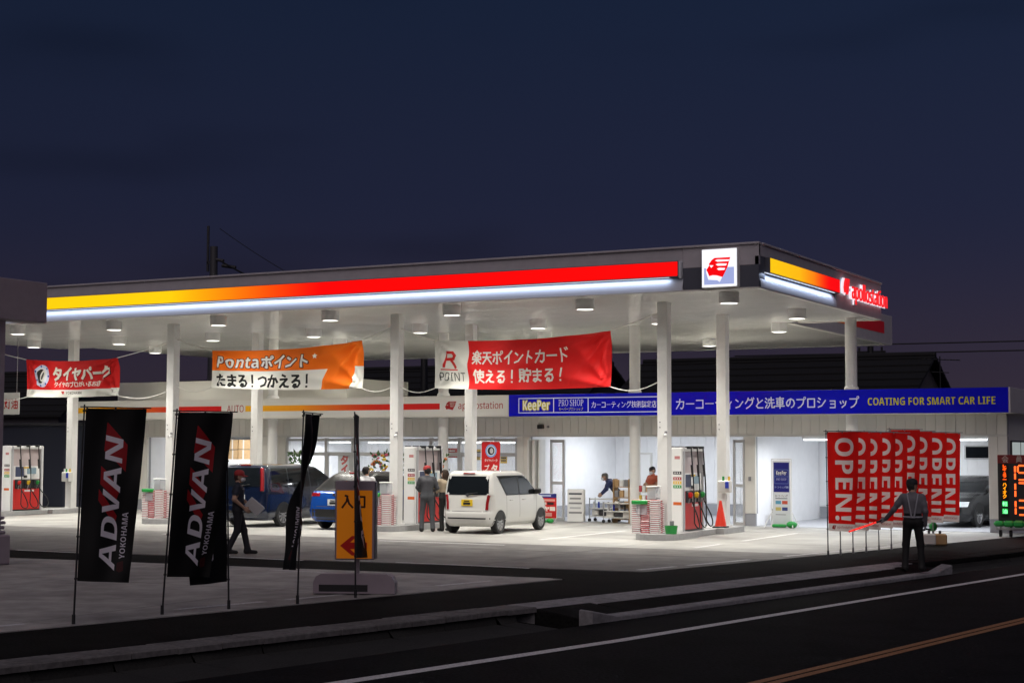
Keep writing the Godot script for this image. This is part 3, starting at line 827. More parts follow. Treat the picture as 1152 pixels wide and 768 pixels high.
func lamps() -> void:
	var drum := MB.new().lathe([Vector2(.19, 0.012), Vector2(.215, 0.0), Vector2(.228, .02), Vector2(.23, .12), Vector2(.222, .15), Vector2(.23, .155), Vector2(.23, .26)], 28).done()
	var ringm := MB.new().lathe([Vector2(.0, .0), Vector2(.19, .0)], 28).done()
	var src: Node3D = null
	var rows := [[-34.45, [-13.05, -16.75, -20.5, -24.25, -28.0, -31.8, -35.6, -39.4]], [-39.35, [-13.05, -16.9, -20.6, -24.5, -28.3, -32.2, -36.1, -39.9]], [-43.62, [-15.0, -22.6, -30.3, -38.3]], [-48.6, [-19.1, -26.8, -34.4]]]
	var ord := ["rightmost", "second from the right", "third from the right", "fourth from the right", "fifth from the right", "sixth from the right", "seventh from the right", "eighth from the right"]
	for r in rows.size():
		for i in rows[r][1].size():
			var lab := "round white drum lamp under the canopy, %s in the %s row" % [ord[i], ["front", "second", "third", "rearmost"][r]]
			var at := V(rows[r][1][i], 5.55, rows[r][0])
			if src == null:
				src = thing("canopy_lamp", lab, "lamp", at, 0, "drum lamps under the canopy")
				part(src, "housing", drum, M.white)
				var lens := part(src, "lens", ringm, M.lamp, V(0, .006, 0))
				var sp := SpotLight3D.new()
				sp.name = "lamp_light"
				sp.spot_angle = 56.0; sp.spot_angle_attenuation = 1.0; sp.spot_range = 60.0; sp.spot_attenuation = 2.0
				sp.light_energy = LAMP_E; sp.light_color = Color(1.0, .985, .945); sp.light_size = .15; sp.shadow_enabled = true
				src.add_child(sp, true)
				sp.position = V(0, -.02, 0); sp.rotation_degrees = V(-90, 0, 0)
				var wd: SpotLight3D = sp.duplicate()
				wd.spot_angle = 86.0; wd.light_energy = LAMP_E * .22
				src.add_child(wd, true)
			else:
				copy(src, lab, at)
const LAMP_E := 29.0

# ---------------------------------------------------------------- shop and workshop
const ZW := -43.3
func panelled(b: Node, x0: float, x1: float, y0: float, y1: float) -> void:
	# upright wall boards with open joints, each a piece of its own
	var n := maxi(1, int(round((x1 - x0) / .27)))
	var w := (x1 - x0) / n
	var key := "%d_%d" % [int(w * 1000), int((y1 - y0) * 1000)]
	if not panel_mesh.has(key):
		panel_mesh[key] = bx(Vector3.ZERO, V(w - .008, y1 - y0, .1), .006)
	for i in n:
		part(b, "siding_board", panel_mesh[key], M.siding if rng.randf() < .6 else M.siding2, V(x0 + (i + .5) * w, (y0 + y1) / 2, ZW - .05))
	part(b, "wall_core", bx(V((x0 + x1) / 2, (y0 + y1) / 2, ZW - .14), V(x1 - x0, y1 - y0, .07)), M.skirt)
var panel_mesh := {}

func room(b: Node, x0: float, x1: float, z1: float, h: float, side := true) -> void:
	# back wall, side walls, ceiling of one bay, with thickness
	part(b, "back_wall", bx(V((x0 + x1) / 2, h / 2, z1 - .1), V(x1 - x0 + .4, h, .2)), M.room)
	var w := .3
	var k := int((x1 - x0) / w)
	for i in k:
		part(b, "liner_board", bx(V(x0 + (i + .5) * (x1 - x0) / k, h / 2 + .2, z1 + .012), V((x1 - x0) / k - .006, h - .4, .02), .004), M.room)
	part(b, "skirting", bx(V((x0 + x1) / 2, .19, z1 + .02), V(x1 - x0, .38, .04)), M.skirt)
	if side:
		for s in [[x0 - .1, x0 + .012], [x1 + .1, x1 - .012]]:
			part(b, "side_wall", bx(V(s[0], h / 2, (ZW - .2 + z1) / 2), V(.2, h, ZW - .2 - z1)), M.room)
			part(b, "skirting", bx(V(s[1], .19, (ZW - .2 + z1) / 2), V(.024, .38, ZW - .3 - z1)), M.skirt)
	part(b, "bay_ceiling", bx(V((x0 + x1) / 2, h + .05, (ZW - .2 + z1) / 2), V(x1 - x0 + .4, .1, ZW - .2 - z1 + .2)), M.room)

func ceiling_tube(label: String, at: Vector3, along_x: bool, l: float, e: float) -> void:
	var t := thing("tube_light", label, "ceiling light", at, 0.0 if along_x else PI / 2, "tube lights in the building")
	part(t, "fitting", bx(V(0, .05, 0), V(l, .06, .16), .01), M.white)
	part(t, "tube", cy(V(-l / 2 + .03, 0, 0), V(l / 2 - .03, 0, 0), .022, -1, 10), M.tube)
	arealight(t, V(0, -.03, 0), V(-90, 0, 0), Vector2(l, .1), e, Color(.97, .985, 1.0))

func fascia_prints() -> Array:
	var bl := Color(.015, .03, .74)
	var k := Ink.new(2048, 92, bl)
	var W := 2048.0
	var wh := Color(.86, .87, .93)
	for y in [14.0, 76.0]: k.rect(.0222 * W, y, .3154 * W, 4, wh)
	for x in [.0222, .1019, .1797, .3360]: k.rect(x * W, 14, 4, 66, wh)
	for d in [[-3, 0], [3, 0], [0, -3], [0, 3], [-2, -2], [2, 2], [-2, 2], [2, -2]]:
		k.latin("KeePer", .0325 * W + d[0], 25 + d[1], .0613 * W, 42, Color(.78, .74, .1))
	k.latin("KeePer", .0325 * W, 25, .0613 * W, 42, Color(.95, .95, .9))
	k.latin("PRO SHOP", .114 * W, 22, .0558 * W, 28, wh, false, "Droid Serif")
	k.kana("キーパープロショップ", .1145 * W, 56, 11.2, 14, .14, Color(.8, .78, .3))
	k.kana("カーコーティング技術認定店", .1876 * W, 32, 22.4, 28, .12, wh)
	k.kana("カーコーティングと洗車のプロショップ", .3694 * W, 24, 41.4, 46, .12, wh)
	k.latin("COATING FOR SMART CAR LIFE", .7494 * W, 32, .2284 * W, 30, Color(.80, .78, .06))
	var j := Ink.new(2048, 76, Color(.84, .835, .81))
	j.rect(0, 0, W, 5, Color(.82, .81, .78)); j.rect(0, 71, W, 5, Color(.82, .81, .78))
	var g := Gradient.new()
	g.offsets = PackedFloat32Array([0, .3, .7, 1]); g.colors = PackedColorArray([Color(.95, .70, .06), Color(.95, .60, .06), Color(.86, .14, .05), Color(.82, .04, .05)])
	for r in [[.0, .374], [.4316, .862]]:
		for x in range(int(r[0] * W), int(r[1] * W)):
			j.im.fill_rect(Rect2i(x, 27, 1, 22), g.sample((x / W - r[0]) / (r[1] - r[0])))
	j.latin("AUTO", .387 * W, 24, .04 * W, 28, Color(.6, .08, .08), false)
	emblem(j, .8728 * W, 20, .0236 * W, 32, Color(.62, .05, .06), Color(.74, .73, .69))
	j.latin("apollostation", .9001 * W, 22, .089 * W, 34, Color(.62, .12, .10), false)
	return [k.im, j.im]

func building() -> void:
	var b := thing("service_building", "long low white service station building with workshop bays and blue fascia", "building")
	# floor and roof
	part(b, "floor", bx(V(-24.6, -.03, -48.3), V(32.6, .08, 10.0)), grain(mk(.42, .43, .46, .35), 19, .2, .85, 1.05))
	part(b, "roof", bx(V(-24.65, 3.5, -47.2), V(32.2, .12, 8.2)), M.siding)
	# walls
	var TOP := 2.55
	panelled(b, -40.7, -8.6, TOP + .06, 3.3)
	part(b, "lintel", bx(V(-24.65, TOP + .03, ZW - .04), V(32.1, .055, .1), .01), M.offwhite)
	for s in [[-40.7, -38.3], [-33.75, -32.25], [-23.4, -22.95], [-16.0, -15.63], [-9.1, -8.6]]:
		panelled(b, s[0], s[1], .36, TOP)
		part(b, "skirting", bx(V((s[0] + s[1]) / 2, .18, ZW - .06), V(s[1] - s[0] - .01, .36, .1), .01), M.skirt)
	# rooms
	room(b, -38.3, -33.75, -49.5, 2.95)
	room(b, -32.2, -23.4, -47.5, 2.7)
	room(b, -22.95, -16.0, -49.6, 3.0)
	room(b, -15.6, -9.1, -49.2, 2.95, false)
	part(b, "side_wall", bx(V(-15.72, 1.47, -46.3), V(.16, 2.95, 5.8)), M.room)
	part(b, "side_wall", bx(V(-8.72, 1.75, -47.4), V(.2, 3.5, 7.9)), M.siding)
	part(b, "side_wall", bx(V(-8.95, 1.47, -46.4), V(.2, 2.95, 5.8)), M.room)
	part(b, "side_wall", bx(V(-40.6, 1.75, -47.4), V(.2, 3.5, 7.9)), M.siding)
	part(b, "rear_wall", bx(V(-24.65, 1.72, -51.3), V(32.0, 3.44, .2)), M.siding2)
	# eaves and fascia sign
	part(b, "eaves", bx(V(-24.51, 3.47, -42.75), V(32.3, .58, .98)), M.offwhite)
	part(b, "soffit", bx(V(-24.5, 3.165, -42.75), V(32.34, .02, 1.04)), M.offwhite)
	var pr := fascia_prints()
	var pm: StandardMaterial3D = printed(pr[0], .25)
	part(b, "blue_sign", bx(V(-15.71, 3.49, -42.232), V(14.77, .66, .05), .008), mk(.01, .015, .28, .3))
	part(b, "sign_face", qd(V(-15.71, 3.49, -42.203), 14.74, .64), pm)
	part(b, "white_sign", bx(V(-31.9, 3.49, -42.235), V(17.6, .65, .05), .008), M.offwhite)
	part(b, "sign_face", qd(V(-31.9, 3.49, -42.206), 17.58, .64), printed(pr[1], .4))
	part(b, "sign_return", bx(V(-8.31, 3.49, -44.2), V(.05, .66, 4.0), .008), M.fascia_dark)
	part(b, "parapet", bx(V(-37.0, 4.1, -46.2), V(10.6, 1.1, .2)), M.siding2)
	part(b, "parapet", bx(V(-31.8, 4.1, -48.2), V(.2, 1.1, 3.8)), M.siding2)
	# office glazing: mullions, transoms, panes
	var xs := [-32.2, -30.62, -29.55, -28.05, -26.55, -25.5, -24.3, -23.42]
	for i in xs.size():
		part(b, "mullion", bx(V(xs[i], 1.25, ZW - .08), V(.11, TOP, .12), .008), M.frame)
	for i in xs.size() - 1:
		var xa: float = xs[i] + .055; var xb: float = xs[i + 1] - .055
		var door := i == 1 or i == 5
		part(b, "transom", bx(V((xa + xb) / 2, 2.0, ZW - .08), V(xb - xa, .12, .11), .006), M.frame)
		part(b, "transom", bx(V((xa + xb) / 2, 2.46, ZW - .08), V(xb - xa, .08, .11), .006), M.frame)
		part(b, "sill", bx(V((xa + xb) / 2, .1 if door else .2, ZW - .08), V(xb - xa, .2 if door else .4, .11), .006), M.frame)
		part(b, "pane", bx(V((xa + xb) / 2, 2.24, ZW - .08), V(xb - xa, .36, .008)), M.glass)
		part(b, "pane", bx(V((xa + xb) / 2, 1.17, ZW - .08), V(xb - xa, 1.54, .008)), M.glass)
		if door:
			for s in [xa + .04, xb - .04]: part(b, "door_stile", bx(V(s, 1.07, ZW - .03), V(.08, 1.74, .05), .006), M.frame)
			part(b, "door_handle", bx(V(xb - .12, 1.05, ZW + .02), V(.03, .5, .03), .008), M.steel)
	# folded leaves of the workshop doors
	for i in 4:
		var f := part(b, "folding_leaf", bx(V(-22.9 + i * .105, 1.24, ZW + .02 - (i % 2) * .12), V(.055, 2.46, .4), .008), M.column)
		f.name = "folding_leaf"
	for d in [[-22.2, .42], [-16.28, .3]]:
		part(b, "sliding_leaf", bx(V(d[0], 1.24, ZW - .02), V(.06, 2.46, .1), .006), M.frame)
		part(b, "sliding_leaf", bx(V(d[0] + d[1], 1.24, ZW - .02), V(.06, 2.46, .1), .006), M.frame)
		for y in [.06, 1.15, 2.42]: part(b, "leaf_rail", bx(V(d[0] + d[1] / 2, y, ZW - .02), V(d[1] - .06, .09, .08), .006), M.frame)
		for y in [.6, 1.8]: part(b, "pane", bx(V(d[0] + d[1] / 2, y, ZW - .02), V(d[1] - .06, 1.1, .008)), M.glass)
	# things fixed on the walls
	part(b, "switch_box", bx(V(-22.55, 2.86, ZW + .04), V(.2, .12, .1), .01), M.black)
	part(b, "switch_box", bx(V(-15.8, 1.35, ZW + .02), V(.07, .12, .05), .006), M.grey)
	part(b, "alarm_bell", cy(V(-22.3, 2.86, ZW), V(-22.3, 2.86, ZW + .06), .035), M.grey)
	var dr := part(b, "inner_door", bx(V(-22.0, 1.0, -49.54), V(.75, 2.0, .08), .01), M.white)
	part(dr, "handle", bx(V(-22.28, .98, -49.47), V(.1, .03, .06), .006), M.steel)
	part(b, "door_frame", bx(V(-22.0, 1.02, -49.57), V(.87, 2.1, .06), .01), M.offwhite)
	var wd := part(b, "back_window", bx(V(-10.65, 2.12, -49.14), V(.78, .42, .05), .008), M.frame)
	part(wd, "pane", bx(V(-10.65, 2.12, -49.11), V(.68, .34, .02)), M.darkglass)
	# windows in the end wall
	for z in [-44.3, -45.5]:
		var w2 := part(b, "end_window", bx(V(-8.6, 1.7, z), V(.06, 1.5, 1.1), .008), M.darkgrey)
		part(w2, "pane", bx(V(-8.56, 1.7, z - .26), V(.02, 1.4, .48)), glow(.55, .62, .6, .5))
		part(w2, "pane", bx(V(-8.56, 1.7, z + .26), V(.02, 1.4, .48)), glow(.55, .62, .6, .5))
	# lights indoors
	ceiling_tube("white tube light in the left workshop bay, near the cartons", V(-36.0, 2.86, -46.0), true, 2.4, 9.0)
	ceiling_tube("white tube light in the office behind the glass door", V(-31.2, 2.38, -44.9), true, 1.0, 7.0)
	ceiling_tube("white tube light in the middle of the office ceiling", V(-29.4, 2.38, -44.9), true, 1.2, 7.0)
	ceiling_tube("white tube light in the office above the white car", V(-25.4, 2.38, -44.9), true, 3.0, 7.0)
	ceiling_tube("white tube light on the left of the open middle bay", V(-21.2, 2.9, -46.4), false, 2.6, 10.0)
	ceiling_tube("white tube light on the right of the open middle bay", V(-17.8, 2.9, -46.4), false, 2.6, 10.0)
	ceiling_tube("bright white tube light in the right bay, left of the red flags", V(-13.7, 2.47, -44.0), true, 1.5, 9.0)
	ceiling_tube("bright white tube light in the right bay, above the black car", V(-10.0, 2.47, -44.0), true, 1.5, 9.0)
	ceiling_tube("white tube light at the back of the right bay", V(-12.4, 2.86, -47.2), true, 2.3, 9.0)
	# shop goods
	var tbw := thing("counter", "white counter inside the office behind the glass", "counter", V(-28.6, 0, -46.4))
	part(tbw, "front", bx(V(0, .5, 0), V(2.6, 1.0, .5), .02), M.white)
	part(tbw, "top", bx(V(0, 1.02, 0), V(2.7, .05, .6), .01), M.grey)
	var k := Ink.new(96, 192, Color(.86, .87, .88))
	k.kana("タ", 18, 8, 60, 56, .2, Color(.8, .12, .08)); k.kana("イ", 18, 68, 60, 56, .2, Color(.8, .12, .08)); k.kana("ヤ", 18, 126, 60, 56, .2, Color(.8, .12, .08))
	var ps := thing("poster", "white poster with tall red characters in the office door", "poster", V(-29.95, 1.5, ZW - .16))
	part(ps, "sheet", bx(V(0, 0, 0), V(.52, 1.0, .01)), M.white)
	part(ps, "print", qd(V(0, 0, .008), .5, .98), printed(k.im))
	for q in [[-31.55, 2.1, .3, .3, M.card, "small brown notice at the left end of the office window"], [-26.0, 2.05, .75, .3, M.red, "small red notice above the flowers in the office window"], [-24.95, 2.0, .5, .34, M.yellow, "small yellow notice above the flowers in the office window"], [-23.95, 1.85, .24, .24, M.yellow, "small square yellow sticker on the office window by the red nobori"]]:
		var nb := thing("notice", q[5], "notice", V(q[0], q[1], ZW - .16))
		part(nb, "sheet", bx(Vector3.ZERO, V(q[2], q[3], .012), .003), q[4])
		for j in 2: part(nb, "print_line", bx(V(0, q[3] * (.2 - .35 * j), .009), V(q[2] * .75, q[3] * .14, .003)), M.white if q[4] != M.yellow else M.black)
	# cartons on the loft shelf of the left bay
	var sh := thing("loft_shelf", "white loft shelf across the left workshop bay", "shelf", V(-36.0, 0, -47.4))
	part(sh, "board", bx(V(0, 1.72, 0), V(4.4, .08, 1.6), .01), M.white)
	part(sh, "front_rail", bx(V(0, 1.56, .82), V(4.4, .3, .04), .01), M.white)
	for x in [-2.1, 0.0, 2.1]: part(sh, "post", bx(V(x, .84, .7), V(.08, 1.68, .08), .01), M.white)
	var nums := 0
	for r in 2:
		for i in 5:
			var nm: String = ["bottom", "top"][r]
			var cb := thing("carton", "brown cardboard carton on the loft shelf, %s row, %s from the left" % [nm, ["first", "second", "third", "fourth", "fifth"][i]], "carton", V(-37.85 + i * .5 + rng.randf_range(-.02, .02), 1.76 + r * .37, -47.05 + rng.randf_range(-.05, .05)), 0, "cartons on the loft shelf")
			part(cb, "box", bx(V(0, .18, 0), V(.47, .355, .4), .008), M.card)
			part(cb, "tape", bx(V(0, .18, .202), V(.06, .35, .003)), M.offwhite)
	var lift := thing("tyre_changer", "black tyre changing machine in the left workshop bay", "machine", V(-37.0, 0, -45.0))
	part(lift, "cabinet", bx(V(0, .45, 0), V(.7, .9, .7), .03), M.darkgrey)
	part(lift, "turntable", cy(V(0, .9, 0), V(0, .98, 0), .32, -1, 20), M.steel)
	part(lift, "post", bx(V(.38, .95, -.2), V(.12, 1.9, .12), .02), M.black)
	part(lift, "arm", bx(V(.15, 1.75, -.2), V(.6, .1, .1), .02), M.black)
	for y in [1.1, 1.25]: part(lift, "guard_rail", bx(V(-.2, y, .3), V(.7, .04, .04)), M.black)

# ---------------------------------------------------------------- what stands behind and beside
func house(nm_label: String, at: Vector3, ry: float, w: float, d: float, eave: float, ridge: float, wall: Material, hip := false) -> void:
	# ridge runs along local x
	var h := thing("house", nm_label, "house", at, ry, "dark houses behind the station")
	part(h, "wall", bx(V(0, eave / 2, 0), V(w, eave, d)), wall)
	var g := PackedVector2Array([Vector2(-d / 2, eave), Vector2(d / 2, eave), Vector2(0, ridge - .15)])
	for s in [-w / 2, w / 2 - .12]:
		var m := MB.new(); m.xf = Transform3D(Basis(V(0, 0, 1), V(0, 1, 0), V(-1, 0, 0)), V(s + .12, 0, 0)); m.prism(g, 0, .12)
		part(h, "gable", m.done(), wall)
	var roofm: Material = M.roof
	for s in [-1.0, 1.0]:
		var m := MB.new()
		var o := .5
		var e0 := V(0, eave - .25, s * (d / 2 + o)); var e1 := V(0, ridge, 0)
		var up := V(0, .14, 0)
		var xa := V(-w / 2 - o, 0, 0); var xb := V(w / 2 + o, 0, 0)
		var c := (e0 + e1) / 2 + V(0, -.3, 0)
		m.face([e0 + xa + up, e0 + xb + up, e1 + xb + up, e1 + xa + up], c)
		m.face([e0 + xa, e0 + xb, e1 + xb, e1 + xa], c + V(0, 1.2, 0))
		m.face([e0 + xa, e0 + xb, e0 + xb + up, e0 + xa + up], V(0, e0.y, 0))
		for x in [xa, xb]: m.face([e0 + x, e1 + x, e1 + x + up, e0 + x + up], Vector3(0, e0.y, e0.z / 2))
		var rf := part(h, "roof_slope", m.done(), roofm)
		# courses of tiles
		for i in 7:
			var p := e0.lerp(e1, (i + .5) / 7.0) + up
			part(rf, "tile_course", bx(p + V(0, .02, 0), V(w + 2 * o, .05, .12)), roofm)
	part(h, "ridge", cy(V(-w / 2 - .5, ridge + .16, 0), V(w / 2 + .5, ridge + .16, 0), .13, -1, 8), roofm)
	for s in [-1.0, 1.0]:
		for i in int(w / 3.5):
			var x := -w / 2 + 1.8 + i * 3.4
			var wn := part(h, "window", bx(V(x, eave - 1.5, s * (d / 2 + .03)), V(1.5, 1.1, .08), .01), M.darkgrey)
			for q in [-.36, .36]: part(wn, "pane", bx(V(x + q, eave - 1.5, s * (d / 2 + .06)), V(.66, .98, .04)), M.darkglass)

func surroundings() -> void:
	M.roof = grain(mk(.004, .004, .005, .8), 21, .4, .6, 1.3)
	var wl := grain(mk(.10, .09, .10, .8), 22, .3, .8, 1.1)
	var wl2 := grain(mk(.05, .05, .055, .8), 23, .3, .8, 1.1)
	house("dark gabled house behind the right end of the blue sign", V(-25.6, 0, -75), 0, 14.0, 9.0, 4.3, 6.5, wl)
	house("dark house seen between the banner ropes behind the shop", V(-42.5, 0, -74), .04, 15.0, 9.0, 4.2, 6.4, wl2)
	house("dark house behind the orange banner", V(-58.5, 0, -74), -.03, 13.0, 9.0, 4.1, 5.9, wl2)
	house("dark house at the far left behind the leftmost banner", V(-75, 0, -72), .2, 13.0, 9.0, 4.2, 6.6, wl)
	var an := thing("television_antenna", "thin roof antenna right of the dark gable above the blue sign", "antenna", V(-17.2, 0, -72))
	part(an, "mast", cy(V(0, 0, 0), V(0, 6.4, 0), .03, -1, 6), M.black)
	part(an, "boom", cy(V(-.9, 6.3, 0), V(.9, 6.2, 0), .022, -1, 6), M.black)
	for i in 7: part(an, "element", cy(V(-.85 + i * .28, 6.3 - i * .016, -.35), V(-.85 + i * .28, 6.3 - i * .016, .35), .014, -1, 5), M.black)
	part(an, "boom", cy(V(-.4, 5.7, 0), V(.4, 5.65, 0), .02, -1, 6), M.black)
	# utility pole and its wires
	var up := thing("utility_pole", "dark utility pole with steel arm rising above the canopy", "utility pole", V(-57.3, 0, -70))
	part(up, "pole", cy(V(0, 0, 0), V(0, 13.5, 0), .28, .22, 12), M.darkgrey)
	part(up, "top_bracket", bx(V(-.42, 13.4, 0), V(.12, 2.6, .12), .01), M.darkgrey)
	part(up, "bracket_foot", bx(V(-.2, 12.6, 0), V(.5, .12, .12)), M.darkgrey)
	part(up, "crossarm", bx(V(0, 11.25, 0), V(1.7, .14, .14), .01), M.darkgrey)
	part(up, "insulator", cy(V(.2, 12.75, 0), V(.7, 12.65, 0), .09, -1, 8), M.darkgrey)
	part(up, "insulator", cy(V(.2, 11.75, 0), V(.7, 11.65, 0), .09, -1, 8), M.darkgrey)
	part(up, "transformer", cy(V(0, 10.2, .45), V(0, 11.0, .45), .3, -1, 14), M.darkgrey)
	for a in [[12.7, 7.6, "upper sleeved wire running right from the utility pole", .05], [11.7, 6.6, "lower sleeved wire running right from the utility pole", .05], [14.5, 7.7, "thin top wire running right from the utility pole bracket", .02]]:
		var p := []
		for i in 21:
			var t := i / 20.0
			p.append(V(-56.9 + 17 * t, lerpf(a[0], a[1], t) - .5 * 4 * t * (1 - t), -70 + 6.0 * t))
		var w := thing("overhead_wire", a[2], "wire")
		part(w, "cable", tb(p, a[3], 5), M.black)
		if a[3] > .03:
			for i in [1, 4]: part(w, "sleeve", cy(p[i] + V(-.4, .0, .0), p[i] + V(.4, -.14, -.2), .1, -1, 8), M.black)
	var p2 := thing("utility_pole", "far utility pole hidden behind the canopy roof", "utility pole", V(-39.6, 0, -64))
	part(p2, "pole", cy(V(0, 0, 0), V(0, 7.9, 0), .2, .16, 10), M.black)
	part(p2, "crossarm", bx(V(0, 7.4, 0), V(1.4, .1, .1), .01), M.black)
	for a in [[7.6, 7.9, "long wire crossing the sky right of the canopy"], [7.15, 7.42, "second wire just under the long one right of the canopy"]]:
		var p := []
		for i in 13: p.append(V(-30 + 70 * i / 12.0, lerpf(a[0], a[1], i / 12.0) - .25 * sin(PI * i / 12.0), -80))
		var w := thing("overhead_wire", a[2], "wire")
		part(w, "cable", tb(p, .035, 5), M.black)
	for a in [[-64.0, -78.0, 9.4, "utility pole behind the leftmost column"], [-23.2, -82.0, 7.6, "distant utility pole below the canopy right of the second column"]]:
		var q := thing("utility_pole", a[3], "utility pole", V(a[0], 0, a[1]))
		part(q, "pole", cy(V(0, 0, 0), V(0, a[2], 0), .2, .16, 10), M.black)
		for y in [.3, .8]: part(q, "crossarm", bx(V(0, a[2] - y, 0), V(1.6, .1, .1), .01), M.black)
		for x in [-.6, 0.0, .6]: part(q, "insulator", cy(V(x, a[2] - .25, 0), V(x, a[2] - .05, 0), .06, -1, 6), M.black)
	# dark storage shed left of the building
	var sd := thing("storage_shed", "dark slate storage shed with a door behind the leftmost pump", "shed", V(-43.6, 0, -43.4))
	part(sd, "wall", bx(V(0, 1.5, -1.2), V(5.2, 3.0, 2.4), .02), M.navy)
	part(sd, "roof", bx(V(0, 3.04, -1.2), V(5.4, .1, 2.7), .02), M.darkgrey)
	var d := part(sd, "door", bx(V(1.75, 1.05, .03), V(1.0, 2.05, .05), .01), mk(.05, .055, .08, .4))
	part(d, "handle", bx(V(1.38, 1.05, .08), V(.04, .14, .05), .008), M.steel)
	# pylon sign at the left edge of the photograph
	var py := thing("pylon_sign", "mauve grey sign box on a post at the left edge", "sign", V(-22.9, 0, -21.4))
	part(py, "sign_box", bx(V(.1, 4.98, 0), V(.48, .78, 2.36), .015), M.pylon)
	part(py, "post", bx(V(.05, 2.4, -.2), V(.22, 4.5, .22), .015), M.pylon)
	part(py, "plinth", bx(V(.1, .28, -.1), V(.5, .56, .56), .03), M.pylon)
	for i in 4: part(py, "collar", bx(V(.07, .6 + i * .09, -.15), V(.36 - .03 * (i % 2), .06, .4 - .03 * (i % 2)), .02), M.pylon)
	# kerosene board
	var k := Ink.new(224, 176, Color(.82, .82, .80))
	k.kana("灯油", 62, 46, 76, 88, .13, Color(.72, .08, .05), 1.04)
	var kb := thing("kerosene_board", "white board with two red characters hung at the left edge", "sign", V(-39.55, 3.62, -38.0))
	part(kb, "board", bx(V(-.03, 0, 0), V(.92, .72, .04), .008), M.white)
	part(kb, "print", qd(V(-.03, 0, .024), .9, .7), printed(k.im))
	for x in [-.4, .3]: part(kb, "hanger", cy(V(x, .36, 0), V(x, 2.2, 0), .012, -1, 6), M.steel)

# ---------------------------------------------------------------- pump islands
func island(label: String, x: float) -> void:
	var o := thing("pump_island", label, "island", V(x, 0, -37.9), 0, "raised pump islands")
	for s in [1.0, -1.0]:
		var p := PackedVector2Array()
		for i in 13:
			var a := PI * i / 12.0
			p.append(Vector2(.52 * cos(a), 2.3 + .45 * sin(a)))
		p.append(Vector2(-.52, .85)); p.append(Vector2(.52, .85))
		var q := PackedVector2Array()
		for w in p: q.append(Vector2(w.x, w.y * s))
		part(o, "kerb_block", flat(q, .15, .15), M.island)
	part(o, "plinth", bx(V(0, .07, 0), V(.62, .14, 1.69), .01), M.island)

func pump(label: String, at: Vector3) -> void:
	# long axis along z; nozzles on both long faces
	var o := thing("fuel_pump", label, "fuel pump", at, 0, "red and white fuel pumps")
	for s in [1.0, -1.0]:
		part(o, "side_panel", bx(V(0, 1.18, s * .70), V(.38, 2.08, .07), .02), M.white)
		part(o, "side_trim", bx(V(0, 1.18, s * .63), V(.43, 2.12, .07), .01), M.trim)
	part(o, "cabinet", bx(V(0, .66, 0), V(.37, .96, 1.18), .015), M.red)
	part(o, "kick_plate", bx(V(0, .165, 0), V(.35, .05, 1.18)), M.black)
	part(o, "display_housing", bx(V(0, 1.36, 0), V(.35, .44, 1.18), .015), M.white)
	part(o, "hood", bx(V(0, 2.18, 0), V(.42, .1, 1.36), .02), M.white)
	part(o, "back_plate", bx(V(0, 1.86, 0), V(.2, .56, 1.18)), mk(.50, .42, .42, .35))
	var st := [[1.60, M.darkgrey], [1.46, mk(.35, .02, .03, .5)], [1.36, M.yellow], [1.26, M.green], [.84, mk(.62, .12, .02, .5)], [1.98, mk(.5, .2, .2, .5)]]
	for s in st:
		part(o, "sticker", bx(V(.06, s[0], .737), V(.22 if s[0] < 1.9 else .14, .075, .004)), s[1])
		if s[0] > 1.1 and s[0] < 1.9:
			for q in [.0, .06, .12]: part(o, "sticker_mark", bx(V(q, s[0], .7405), V(.025, .035, .002)), M.white)
	for side in [1.0, -1.0]:
		part(o, "screen", bx(V(side * .178, 1.42, -.22), V(.012, .2, .4), .004), glow(.1, .14, .16, 1.0))
		part(o, "screen_frame", bx(V(side * .177, 1.4, .3), V(.014, .32, .36), .004), mk(.05, .06, .12, .3))
		part(o, "card_slot", bx(V(side * .182, 1.24, .05), V(.02, .08, .14), .004), M.black)
		part(o, "lettering", bx(V(side * .187, .78, -.12), V(.004, .06, .42)), M.white)
		part(o, "notice", bx(V(side * .18, 1.53, .0), V(.012, .05, .3), .004), M.yellow)
		part(o, "nozzle_recess", bx(V(side * .187, 1.0, -.02), V(.006, .3, 1.06)), M.black)
		for i in 3:
			var z := .38 - i * .4
			var mt: Material = [M.red, M.yellow, M.green][i]
			part(o, "nozzle_boot", bx(V(side * .2, 1.0, z), V(.05, .26, .2), .015), M.darkgrey)
			var nz := part(o, "nozzle", bx(V(side * .27, 1.04, z), V(.12, .15, .15), .04), mt)
			part(nz, "spout", cy(V(side * .25, .98, z), V(side * .22, .84, z + .02), .016, -1, 8), M.steel)
			part(nz, "lever", bx(V(side * .33, .95, z), V(.03, .14, .04), .008), M.steel)
			var pts := []
			var lr := .15 + .025 * i
			var zl := z + .05
			for j in 9: pts.append(V(side * (.31 + .08 * j / 8.0), lerpf(2.2, .36 + .03 * i, j / 8.0), zl - .05 * sin(PI * j / 8.0)))
			for j in range(1, 10):
				var an := PI * j / 10.0
				pts.append(V(side * (.39 + .05 * sin(an)), .36 + .03 * i - lr * sin(an) * .9, zl - lr + lr * cos(an)))
			for j in 6:
				var t := j / 5.0
				pts.append(V(side * lerpf(.39, .30, t), lerpf(.36 + .03 * i, .95, t), lerpf(zl - lr * 2.0, z, smoothstep(0.0, 1.0, t))))
			part(o, "hose", tb(pts, .017, 6), M.rubber)
			part(o, "hose_grip", cy(V(side * .32, 1.8, z + .05), V(side * .35, 1.5, z + .05), .032, -1, 8), M.black)
			part(o, "hose_arm", bx(V(side * .24, 2.23, z + .05), V(.18, .07, .07), .01), M.black)

